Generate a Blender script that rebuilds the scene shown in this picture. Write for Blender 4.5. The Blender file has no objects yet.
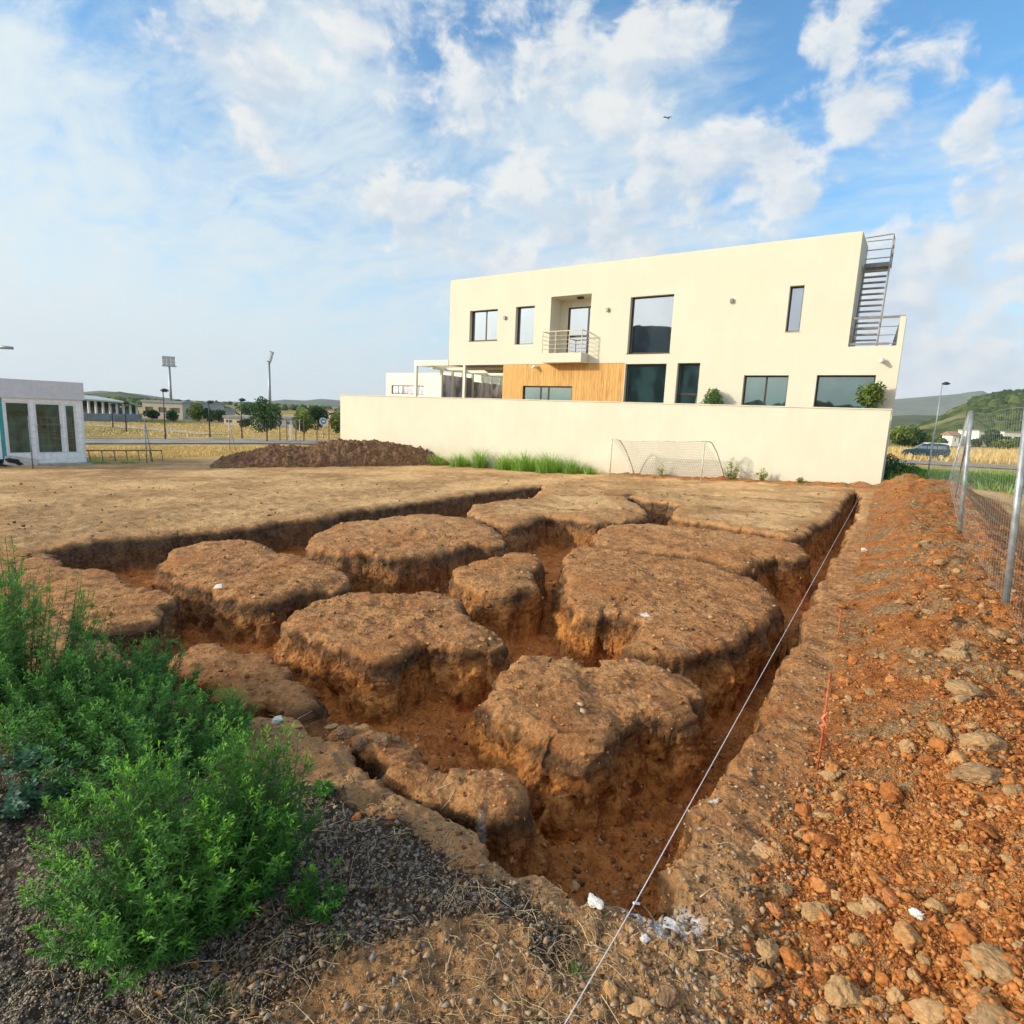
import bpy, bmesh, math, random
import numpy as np
from mathutils import Vector, Matrix

sc = bpy.context.scene
R_ = math.radians
# ------------------------------------------------------------------ camera
F, H = 590.0, 1.9
_up = np.array([154, 3549, 590.0]); _up /= np.linalg.norm(_up)
_f = np.array([0, 0, -1.0]); _y = _f - _up * np.dot(_f, _up); _y /= np.linalg.norm(_y)
_x = np.cross(_y, _up)
RC = np.array([_x, _y, _up])
cam = bpy.data.cameras.new('camera')
co = bpy.data.objects.new('camera', cam); sc.collection.objects.link(co)
m = Matrix([[*RC[0], 0], [*RC[1], 0], [*RC[2], H], [0, 0, 0, 1]])
co.matrix_world = m
cam.sensor_width = 36; cam.sensor_height = 36; cam.lens = F / 1024 * 36
cam.clip_start = 0.05; cam.clip_end = 20000
sc.camera = co
sc.view_settings.view_transform = 'Standard'
sc.view_settings.look = 'None'
sc.view_settings.exposure = 1.30
sc.view_settings.gamma = 1
sc.cycles.use_denoising = True
sc.cycles.max_bounces = 6
sc.cycles.volume_bounces = 0
sc.cycles.use_fast_gi = False
SUN_AZ, SUN_EL = R_(-102.7), R_(19)

# ------------------------------------------------------------------ node helper
class NT:
    def __init__(s, tree):
        s.t = tree; s.n = tree.nodes; s.l = tree.links; s.n.clear()
    def new(s, typ, **kw):
        nd = s.n.new(typ)
        for k, v in kw.items():
            setattr(nd, k, v)
        return nd
    def put(s, sock, v):
        if v is None: return
        if isinstance(v, bpy.types.NodeSocket): s.l.new(v, sock)
        elif isinstance(v, (tuple, list)) and len(v) == 3 and sock.type == 'RGBA': sock.default_value = (*v, 1)
        else: sock.default_value = v
    def math(s, op, a, b=None, c=None, clamp=False):
        nd = s.new('ShaderNodeMath', operation=op, use_clamp=clamp)
        s.put(nd.inputs[0], a); s.put(nd.inputs[1], b); s.put(nd.inputs[2], c)
        return nd.outputs[0]
    def vmath(s, op, a, b=None, sc_=None):
        nd = s.new('ShaderNodeVectorMath', operation=op)
        s.put(nd.inputs[0], a)
        if b is not None: s.put(nd.inputs[1], b)
        if sc_ is not None: s.put(nd.inputs['Scale'], sc_)
        return nd.outputs['Value'] if op in ('DOT_PRODUCT', 'LENGTH', 'DISTANCE') else nd.outputs[0]
    def noise(s, vec, scale, detail=4, rough=0.55, dist=0.0, out=0):
        nd = s.new('ShaderNodeTexNoise'); s.put(nd.inputs['Vector'], vec)
        nd.inputs['Scale'].default_value = scale; nd.inputs['Detail'].default_value = detail
        nd.inputs['Roughness'].default_value = rough; nd.inputs['Distortion'].default_value = dist
        return nd.outputs[out]
    def voro(s, vec, scale, feature='F1', out='Distance', rnd=1.0):
        nd = s.new('ShaderNodeTexVoronoi', feature=feature); s.put(nd.inputs['Vector'], vec)
        nd.inputs['Scale'].default_value = scale
        nd.inputs['Randomness'].default_value = rnd
        return nd.outputs[out]
    def ramp(s, fac, lo, hi, a=0.0, b=1.0, smooth=True):
        nd = s.new('ShaderNodeMapRange'); nd.interpolation_type = 'SMOOTHSTEP' if smooth else 'LINEAR'
        s.put(nd.inputs['Value'], fac)
        for k, v in zip(('From Min', 'From Max', 'To Min', 'To Max'), (lo, hi, a, b)): s.put(nd.inputs[k], v)
        return nd.outputs[0]
    def mix(s, fac, a, b, blend='MIX'):
        nd = s.new('ShaderNodeMix', data_type='RGBA', blend_type=blend)
        s.put(nd.inputs[0], fac); s.put(nd.inputs[6], a); s.put(nd.inputs[7], b)
        return nd.outputs[2]
    def attr(s, name):
        return s.new('ShaderNodeAttribute', attribute_name=name).outputs['Fac']
    def comb(s, x, y, z):
        nd = s.new('ShaderNodeCombineXYZ'); s.put(nd.inputs[0], x); s.put(nd.inputs[1], y); s.put(nd.inputs[2], z)
        return nd.outputs[0]
    def sep(s, v):
        nd = s.new('ShaderNodeSeparateXYZ'); s.put(nd.inputs[0], v); return nd.outputs
    def bump(s, h, strength, dist, normal=None):
        nd = s.new('ShaderNodeBump'); s.put(nd.inputs['Height'], h)
        nd.inputs['Strength'].default_value = strength; nd.inputs['Distance'].default_value = dist
        if normal is not None: s.put(nd.inputs['Normal'], normal)
        return nd.outputs[0]

def cray(px, py):
    return RC @ np.array([px - 512, -(py - 512), -F])

# ------------------------------------------------------------------ world
world = bpy.data.worlds.new('World'); sc.world = world; world.use_nodes = True
def build_world():
    N = NT(world.node_tree)
    sky = N.new('ShaderNodeTexSky', sky_type='NISHITA', sun_disc=False)
    sky.sun_elevation = SUN_EL; sky.sun_rotation = SUN_AZ
    sky.air_density = 1.0; sky.dust_density = 0.6; sky.ozone_density = 2.0
    D = N.vmath('NORMALIZE', N.new('ShaderNodeTexCoord').outputs['Generated'])
    x, y, z = N.sep(D)
    el = N.math('MAXIMUM', z, 0.0)
    inv = N.math('DIVIDE', 1.0, N.math('ADD', el, 0.22))
    P = N.comb(N.math('MULTIPLY', x, inv), N.math('MULTIPLY', y, inv), 0.0)
    def dirblob(px, py, r0, r1, sx=1.0, rot=0.0):
        # soft patch of cloud round a direction in the sky
        d = cray(px, py); d /= np.linalg.norm(d)
        right = np.array([d[1], -d[0], 0]); right /= np.linalg.norm(right)
        upv = np.cross(right, d)
        c, s_ = math.cos(rot), math.sin(rot)
        a = right * c + upv * s_; b = -right * s_ + upv * c
        da = N.math('MULTIPLY', N.vmath('DOT_PRODUCT', D, tuple(a)), 1.0 / sx)
        db = N.vmath('DOT_PRODUCT', D, tuple(b))
        front = N.math('GREATER_THAN', N.vmath('DOT_PRODUCT', D, tuple(d)), 0.0)
        rr = N.math('SQRT', N.math('ADD', N.math('MULTIPLY', da, da), N.math('MULTIPLY', db, db)))
        return N.math('MULTIPLY', N.ramp(rr, r0, r1, 1.0, 0.0), front)
    def addm(lst):
        o = lst[0]
        for k in lst[1:]: o = N.math('MAXIMUM', o, k)
        return o
    blobs = [dirblob(390, 15, .01, .17, 1.5, -0.2), dirblob(590, 55, .02, .24, 1.6, 0.2), dirblob(690, 20, .01, .14, 1.3, .3),
             dirblob(700, 195, .02, .18, 2.2, 0.45), dirblob(820, 130, .01, .11, 2.2, 0.35), dirblob(640, 225, .02, .16, 2.0, 0.15),
             dirblob(840, 25, .005, .09, 1.0, 0.6), dirblob(400, 195, .01, .09, 3.2, -0.1), dirblob(530, 165, .01, .08, 1.6, 0.), dirblob(260, 80, .01, .13, 1.9, -0.9),
             dirblob(490, 250, .02, .14, 2.2, 0.), dirblob(970, 132, .002, .06, 1.3, 0.), dirblob(1005, 210, .01, .06, 1.6, .3),
             dirblob(965, 300, .06, .24, 1.8, 0.)]
    cm = addm(blobs)
    warp = N.vmath('ADD', P, N.vmath('SCALE', N.vmath('SUBTRACT', N.noise(P, 2.2, 2, .5, out=1), (.5, .5, .5)), sc_=0.30))
    Dc = N.vmath('ADD', N.vmath('MULTIPLY', D, (1, 1, 1.45)), N.vmath('SCALE', N.vmath('SUBTRACT', N.noise(D, 5.0, 3, .55, out=1), (.5, .5, .5)), sc_=0.10))
    fb = N.noise(Dc, 9.0, 9, 0.58)
    fb2 = N.noise(N.vmath('ADD', Dc, (3.1, 1.7, 0)), 24.0, 5, 0.60)
    dens = N.math('ADD', N.math('MULTIPLY', fb, 1.35), N.math('MULTIPLY', fb2, 0.55))
    dens = N.math('ADD', dens, N.math('MULTIPLY', cm, 0.42))
    cum = N.ramp(dens, 1.13, 1.40, 0.0, 0.92)
    core = N.ramp(dens, 1.26, 1.5)
    Rm = N.new('ShaderNodeVectorRotate', rotation_type='Z_AXIS'); N.put(Rm.inputs['Vector'], warp); Rm.inputs['Angle'].default_value = R_(38)
    cs = N.vmath('MULTIPLY', Rm.outputs[0], (0.75, 2.1, 1))
    ci = N.noise(cs, 2.1, 7, 0.66, 0.6)
    ci2 = N.noise(N.vmath('MULTIPLY', warp, (1.2, 1.2, 1)), 8.0, 5, 0.65)
    vm = addm([dirblob(170, 290, .10, .58, 1.7, -0.15), dirblob(330, 340, .1, .45, 2.6, 0.), dirblob(60, 190, .08, .36, 1.5, -.4),
               dirblob(320, 150, .03, .34, 1.4, -.7), dirblob(960, 340, .1, .42, 2.0, 0), dirblob(600, 260, .05, .30, 2.4, 0), dirblob(540, 150, .03, .26, 1.8, .3)])
    veil = N.math('ADD', N.math('ADD', N.math('MULTIPLY', ci, .85), N.math('MULTIPLY', ci2, .35)), N.math('MULTIPLY', vm, 0.50))
    veil = N.ramp(veil, 0.74, 1.24, 0.0, 0.90)
    sund = (math.sin(SUN_AZ) * math.cos(SUN_EL), math.cos(SUN_AZ) * math.cos(SUN_EL), math.sin(SUN_EL))
    toward = N.ramp(N.vmath('DOT_PRODUCT', D, sund), -0.5, 0.9)
    topm = N.math('ADD', 0.12, N.math('MULTIPLY', toward, 0.34))
    milk = N.ramp(N.math('DIVIDE', el, topm), 0.0, 1.0, 0.90, 0.0)
    skycol = N.mix(1.0, sky.outputs[0], SKY_TINT, 'MULTIPLY')
    veilc = N.mix(toward, (0.285, 0.335, 0.368), (0.362, 0.388, 0.378))
    milkc = N.mix(toward, (0.300, 0.340, 0.358), (0.400, 0.418, 0.385))
    sh = N.noise(N.vmath('ADD', Dc, (-.018, .007, .025)), 9.0, 8, 0.58)
    lit = N.ramp(N.math('SUBTRACT', fb, sh), -0.12, 0.14)
    cumc = N.mix(lit, (0.250, 0.290, 0.335), (0.385, 0.385, 0.372))
    cumc = N.mix(N.math('MULTIPLY', core, .22), cumc, (0.27, 0.295, 0.325))
    c = N.mix(milk, skycol, milkc)
    c = N.mix(veil, c, veilc)
    c = N.mix(cum, c, cumc)
    # warm glow added round the sun, out of frame at left, as soft fill
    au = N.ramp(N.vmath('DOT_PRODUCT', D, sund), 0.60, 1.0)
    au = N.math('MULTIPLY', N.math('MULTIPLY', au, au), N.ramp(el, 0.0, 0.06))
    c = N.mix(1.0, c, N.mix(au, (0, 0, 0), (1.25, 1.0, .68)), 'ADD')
    # unseen sky overhead and behind, brightened to add fill light
    ov = N.math('MULTIPLY', N.ramp(y, -0.1, -0.7), N.ramp(el, .1, .4))
    c = N.mix(N.math('MULTIPLY', ov, .8), c, (.46, .45, .42))
    c = N.mix(N.ramp(el, .86, .97, 0, .8), c, (.46, .45, .42))
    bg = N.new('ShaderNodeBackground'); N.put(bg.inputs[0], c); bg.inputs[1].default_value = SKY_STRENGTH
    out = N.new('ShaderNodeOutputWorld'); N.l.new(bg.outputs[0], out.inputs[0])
SKY_TINT = (0.048, 0.087, 0.103)
SKY_STRENGTH = 1.0
HAZE = 1.3e-4
build_world()

sun = bpy.data.lights.new('sun', 'SUN'); sun.energy = 1.85; sun.angle = R_(4.0); sun.color = (1.0, 0.86, 0.66)
so = bpy.data.objects.new('sun', sun); sc.collection.objects.link(so)
so.rotation_euler = Vector((math.sin(SUN_AZ) * math.cos(SUN_EL), math.cos(SUN_AZ) * math.cos(SUN_EL), math.sin(SUN_EL))).to_track_quat('Z', 'Y').to_euler()

# ------------------------------------------------------------------ numpy noise
def _hash(ix, iy, iz, seed):
    h = (ix.astype(np.int64) * 374761393 + iy.astype(np.int64) * 668265263 + iz.astype(np.int64) * 2147483647 + seed * 1274126177) & 0xFFFFFFFF
    h = ((h ^ (h >> 13)) * 1274126177) & 0xFFFFFFFF
    h = ((h ^ (h >> 15)) * 2246822519) & 0xFFFFFFFF
    return (h ^ (h >> 16)) & 0xFFFFFFFF
def perlin(p, scale=1.0, seed=0):
    p = np.asarray(p, dtype=np.float64) * scale
    if p.shape[-1] == 2: p = np.concatenate([p, np.full(p.shape[:-1] + (1,), 0.37)], -1)
    i = np.floor(p).astype(np.int64); f = p - i
    w = f * f * f * (f * (f * 6 - 15) + 10)
    r = np.zeros(p.shape[:-1])
    for dx in (0, 1):
        for dy in (0, 1):
            for dz in (0, 1):
                h = _hash(i[..., 0] + dx, i[..., 1] + dy, i[..., 2] + dz, seed)
                gx = ((h & 1023) / 511.5 - 1); gy = (((h >> 10) & 1023) / 511.5 - 1); gz = (((h >> 20) & 1023) / 511.5 - 1)
                d = gx * (f[..., 0] - dx) + gy * (f[..., 1] - dy) + gz * (f[..., 2] - dz)
                ww = (w[..., 0] if dx else 1 - w[..., 0]) * (w[..., 1] if dy else 1 - w[..., 1]) * (w[..., 2] if dz else 1 - w[..., 2])
                r += d * ww
    return r * 1.1
def sstep(a, b, x):
    t = np.clip((x - a) / (b - a), 0, 1); return t * t * (3 - 2 * t)

# ------------------------------------------------------------------ frame of the site: u = left along the wall, v = away along the trench
U = np.array([-.823, .568]); V = np.array([.568, .823]); O = np.array([.64, 2.1])
CORNER = np.array([12.373, 19.872])
def uv(p):
    q = np.asarray(p)[..., :2] - O
    return q @ U, q @ V
def zbase(p):
    u, v = uv(p)
    z = -1.5 * np.tanh(.05 * np.maximum(u, 0) / 1.5)
    z = z - 1.1 * sstep(26, 55, v) * np.exp(-np.maximum(u, 0) / 15)
    z = z - .22 * sstep(2.0, 3.4, -u) * sstep(26, 20, v)
    return z
def spoil(p):
    u, v = uv(p); w = -u
    w0 = .36 - .047 * v
    pp = np.stack([u, v], -1)
    w0 = w0 + .10 * perlin(pp, .9, 5) + .05 * perlin(pp, 3, 6)
    rise = sstep(0, .95, w - w0); fall = 1 - sstep(1.45, 2.4, w + .25 * perlin(pp, .8, 9))
    ext = sstep(-1.6, .6, v) * (1 - sstep(20.6, 22.3, v))
    hgt = .34 + .12 * perlin(pp, .6, 7) + .14 * sstep(10, 19, v)
    m_ = rise * fall * ext
    return m_ * hgt, m_
def terrain(p):
    p = np.asarray(p, float)
    return zbase(p) + spoil(p)[0]
def at(px, py, z=None, lift=0.0):
    d = cray(px, py)
    zz = 0.0 if z is None else z
    for _ in range(1 if z is not None else 40):
        t = (zz + lift - H) / d[2]; P = np.array([0, 0, H]) + d * t
        if z is None: zz = .5 * zz + .5 * float(terrain(P[:2]))
    return P
def tz(x, y): return float(terrain(np.array([x, y])))
def depth_of(P): return -(RC.T @ (np.array(P) - [0, 0, H]))[2]

# ------------------------------------------------------------------ excavation plan (unprojected to the ground)
def unp(pts): return np.array([at(a, b)[:2] for a, b in pts])
PIT = unp([(657,903),(665,898),(685,865),(692,840),(701,823),(716,803),(725,778),(755,715),(765,700),(772,677),(780,665),(795,637),(800,627),(812,600),(820,580),(827,570),(840,547),(852,525),(860,508),(861,492),(855,490),(847,497),(840,507),(831,518),(818,523),(812,530),(800,535),(785,534),(755,529),(740,526),(700,520),(672,516),(678,506),(668,501),(645,500),(632,495),(600,489),(575,486),(547,487),(540,485),(495,490),(452,496),(420,501),(387,505),(350,510),(310,518),(275,521),(250,525),(215,528),(175,531),(160,534),(110,539),(90,541),(47,547),(40,551),(20,575),(60,615),(110,640),(140,665),(175,695),(205,712),(235,718),(262,714),(290,716),(305,722),(320,737),(335,747),(362,772),(377,782),(400,792),(430,806),(455,812),(477,825),(492,840),(507,847),(530,865),(555,873),(575,880),(585,890),(607,899),(625,898),(640,904)])
BLOCKS = [unp(b) for b in [
 [(47,547),(54,551),(62,560),(75,565),(107,565),(120,571),(137,582),(150,584),(165,586),(170,592),(168,603),(158,612),(140,620),(100,622),(60,615),(10,590),(-20,560),(40,545)],
 [(165,648),(190,637),(207,633),(230,635),(250,642),(267,646),(282,657),(300,668),(315,683),(322,700),(310,705),(295,700),(270,690),(240,690),(215,685),(195,675),(175,662)],
 [(322,724),(345,716),(370,719),(380,725),(397,733),(412,743),(427,753),(450,761),(467,758),(483,755),(502,756),(516,763),(524,773),(526,786),(515,796),(500,798),(477,797),(460,796),(445,790),(420,783),(400,775),(385,762),(370,750),(350,742),(330,733)],
 [(283,613),(305,604),(325,594),(360,587),(395,588),(430,587),(460,592),(472,604),(480,618),(500,633),(499,643),(475,645),(452,645),(425,641),(405,646),(385,662),(362,656),(340,642),(310,634),(283,626)],
 [(452,566),(462,560),(490,552),(515,545),(530,545),(538,553),(537,570),(532,583),(518,586),(505,590),(485,587),(465,580),(453,574)],
 [(160,565),(165,552),(178,545),(205,539),(250,537),(266,543),(297,552),(320,558),(345,569),(348,579),(333,584),(310,588),(285,594),(262,598),(250,597),(225,592),(200,585),(178,578)],
 [(303,545),(310,536),(325,526),(345,519),(375,517),(412,513),(437,513),(465,515),(482,520),(497,528),(508,538),(505,543),(490,542),(470,541),(448,547),(425,552),(395,554),(372,552),(350,552),(325,549)],
 [(467,509),(475,503),(502,499),(530,498),(538,492),(545,484),(600,485),(622,490),(630,499),(645,506),(648,513),(640,517),(615,519),(590,521),(570,516),(545,514),(530,520),(512,524),(495,521),(478,516)],
 [(570,545),(590,540),(620,545),(650,551),(680,557),(715,562),(745,572),(766,580),(776,592),(776,604),(762,615),(745,624),(740,634),(722,640),(705,643),(690,650),(665,650),(640,645),(629,640),(632,628),(638,616),(620,611),(600,608),(580,608),(567,600),(564,580),(565,558)],
 [(593,537),(600,528),(612,523),(650,521),(690,525),(740,531),(775,537),(797,541),(808,548),(808,557),(795,558),(780,556),(765,557),(755,564),(742,570),(715,564),(660,556),(620,548),(598,545)],
 [(489,704),(494,672),(510,656),(545,648),(575,652),(598,658),(612,648),(650,656),(690,668),(700,680),(705,700),(702,713),(680,711),(650,708),(630,710),(617,716),(608,735),(592,752),(565,752),(540,738),(515,730),(497,722)],
]]
TOPOFF = [0, -.04, -.03, 0, -.02, 0, 0, 0, 0, 0, 0]
BDEPTH = .74

def poly_sd(P, poly):
    """signed distance (+ inside), direction of increase"""
    n = len(poly); best = np.full(len(P), 1e9); bq = np.zeros((len(P), 2)); inside = np.zeros(len(P), bool)
    for i in range(n):
        a = poly[i]; b = poly[(i + 1) % n]; e = b - a; L = e @ e
        if L < 1e-12: continue
        t = np.clip(((P - a) @ e) / L, 0, 1); q = a + t[:, None] * e
        d = ((P - q) ** 2).sum(1); m_ = d < best
        best[m_] = d[m_]; bq[m_] = q[m_]
        if a[1] != b[1]:
            c = (a[1] > P[:, 1]) != (b[1] > P[:, 1])
            xx = (b[0] - a[0]) * (P[:, 1] - a[1]) / (b[1] - a[1]) + a[0]
            inside ^= c & (P[:, 0] < xx)
    d = np.sqrt(best); sg = np.where(inside, 1.0, -1.0)
    g = (P - bq) / np.maximum(d, 1e-6)[:, None] * sg[:, None]
    return d * sg, g
def solid_sd(P):
    d, g = poly_sd(P, PIT); s = -d; g = -g
    idx = np.full(len(P), -1)
    for k, b in enumerate(BLOCKS):
        lo = b.min(0) - 1.2; hi = b.max(0) + 1.2
        sel = np.where((P > lo).all(1) & (P < hi).all(1))[0]
        if not len(sel): continue
        d, gg = poly_sd(P[sel], b)
        m_ = d > s[sel]
        ii = sel[m_]; s[ii] = d[m_]; g[ii] = gg[m_]; idx[ii] = k
    return s, g, idx

# ------------------------------------------------------------------ mesh helpers
COL = sc.collection
def link(name, me, mat=None, parent=None, smooth=False):
    o = bpy.data.objects.new(name, me); COL.objects.link(o)
    if mat is not None and not me.materials: me.materials.append(mat)
    if parent is not None: o.parent = parent
    if smooth: me.polygons.foreach_set('use_smooth', np.ones(len(me.polygons), bool))
    return o
def arr_mesh(name, verts, faces, attrs=None):
    me = bpy.data.meshes.new(name)
    verts = np.asarray(verts, np.float32); faces = np.asarray(faces, np.int32)
    k = faces.shape[1]
    me.vertices.add(len(verts)); me.vertices.foreach_set('co', verts.ravel())
    me.loops.add(faces.size); me.loops.foreach_set('vertex_index', faces.ravel())
    me.polygons.add(len(faces)); me.polygons.foreach_set('loop_start', np.arange(0, faces.size, k, dtype=np.int32))
    me.update(calc_edges=True)
    for n_, a in (attrs or {}).items():
        at_ = me.attributes.new(n_, 'FLOAT', 'POINT'); at_.data.foreach_set('value', np.asarray(a, np.float32))
    return me
def tag(o, label=None, cat=None, group=None, kind=None):
    if label: o['label'] = label
    if cat: o['category'] = cat
    if group: o['group'] = group
    if kind: o['kind'] = kind
    return o
def empty(name, loc, rz=0.0, parent=None):
    o = bpy.data.objects.new(name, None); COL.objects.link(o); o.location = loc; o.rotation_euler.z = rz
    o.empty_display_size = .2
    if parent: o.parent = parent
    return o
class MB:
    """collects boxes, tubes and quads for ONE mesh"""
    def __init__(s): s.v = []; s.f = []
    def add(s, vs, fs):
        b = len(s.v); s.v += [tuple(x) for x in vs]; s.f += [tuple(b + i for i in f) for f in fs]; return s
    def box(s, x0, x1, y0, y1, z0, z1):
        vs = [(x, y, z) for z in (z0, z1) for y in (y0, y1) for x in (x0, x1)]
        return s.add(vs, [(0, 2, 3, 1), (4, 5, 7, 6), (0, 1, 5, 4), (2, 6, 7, 3), (0, 4, 6, 2), (1, 3, 7, 5)])
    def quad(s, a, b, c, d): return s.add([a, b, c, d], [(0, 1, 2, 3)])
    def tube(s, pts, r, n=8, r1=None, cap=True):
        pts = [Vector(p) for p in pts]; m_ = len(pts); vs = []
        prev = None
        for i, p in enumerate(pts):
            t = (pts[min(i + 1, m_ - 1)] - pts[max(i - 1, 0)]).normalized()
            if prev is None:
                a = t.orthogonal().normalized()
            else:
                a = (prev - t * prev.dot(t)).normalized()
            prev = a; b = t.cross(a)
            rr = r if r1 is None else r + (r1 - r) * i / (m_ - 1)
            for k in range(n):
                th = 2 * math.pi * k / n
                vs.append(p + (a * math.cos(th) + b * math.sin(th)) * rr)
        fs = []
        for i in range(m_ - 1):
            for k in range(n):
                k2 = (k + 1) % n
                fs.append((i * n + k, i * n + k2, (i + 1) * n + k2, (i + 1) * n + k))
        if cap:
            fs.append(tuple(range(n - 1, -1, -1))); fs.append(tuple((m_ - 1) * n + k for k in range(n)))
        return s.add(vs, fs)
    def build(s, name, mat, parent=None, smooth=False, bevel=0):
        me = bpy.data.meshes.new(name); me.from_pydata(s.v, [], s.f); me.update()
        if bevel:
            bm = bmesh.new(); bm.from_mesh(me)
            bmesh.ops.bevel(bm, geom=bm.edges[:], offset=bevel, segments=2, affect='EDGES', profile=.6)
            bm.to_mesh(me); bm.free()
        o = link(name, me, mat, parent)
        if smooth: me.polygons.foreach_set('use_smooth', np.ones(len(me.polygons), bool))
        return o
def copy_tree(o, parent=None):
    c = o.copy(); COL.objects.link(c)
    if parent: c.parent = parent
    for ch in list(o.children): copy_tree(ch, c)
    return c

# ------------------------------------------------------------------ materials
def mat_new(name):
    m_ = bpy.data.materials.new(name); m_.use_nodes = True
    N = NT(m_.node_tree)
    out = N.new('ShaderNodeOutputMaterial'); bs = N.new('ShaderNodeBsdfPrincipled')
    N.l.new(bs.outputs[0], out.inputs[0])
    bs.inputs['Specular IOR Level'].default_value = .25
    return m_, N, bs
def simple(name, col, rough=.7, metal=0., var=.12, scale=6., bump=0., spec=None):
    m_, N, bs = mat_new(name)
    tc = N.new('ShaderNodeTexCoord').outputs['Object']
    n = N.noise(tc, scale, 5, .6)
    c2 = tuple(max(0, c * (1 - 2 * var)) for c in col); c1 = tuple(min(1, c * (1 + 1.2 * var)) for c in col)
    N.put(bs.inputs['Base Color'], N.mix(N.ramp(n, .3, .7), c2, c1))
    N.put(bs.inputs['Roughness'], N.ramp(N.noise(tc, scale * 2.3, 3), .3, .7, max(.02, rough - .08), min(1, rough + .08)))
    bs.inputs['Metallic'].default_value = metal
    if spec is not None: bs.inputs['Specular IOR Level'].default_value = spec
    if bump: N.put(bs.inputs['Normal'], N.bump(N.noise(tc, scale * 6, 5, .65), 1.0, bump))
    return m_
def plaster(name, col, streak=.10):
    m_, N, bs = mat_new(name)
    tc = N.new('ShaderNodeTexCoord').outputs['Object']
    big = N.noise(tc, .45, 5, .6); mid = N.noise(N.vmath('MULTIPLY', tc, (1, 1, .25)), 2.2, 6, .65); fine = N.noise(tc, 60, 4, .6)
    x, y, z = N.sep(tc)
    v_ = N.math('ADD', N.math('MULTIPLY', big, .6), N.math('MULTIPLY', mid, .4))
    c = N.mix(N.ramp(v_, .38, .62), tuple(k * (1 - streak) for k in col), tuple(min(1, k * (1 + streak * .5)) for k in col))
    splash = N.math('MULTIPLY', N.ramp(N.math('ADD', z, N.math('MULTIPLY', N.noise(tc, 1.3, 5, .65), 1.2)), .25, .95, 1, 0), .35)
    c = N.mix(splash, c, tuple(a * b for a, b in zip(col, (.78, .66, .55))))
    N.put(bs.inputs['Base Color'], c); bs.inputs['Roughness'].default_value = .9
    N.put(bs.inputs['Normal'], N.bump(fine, .6, .004))
    return m_

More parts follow.
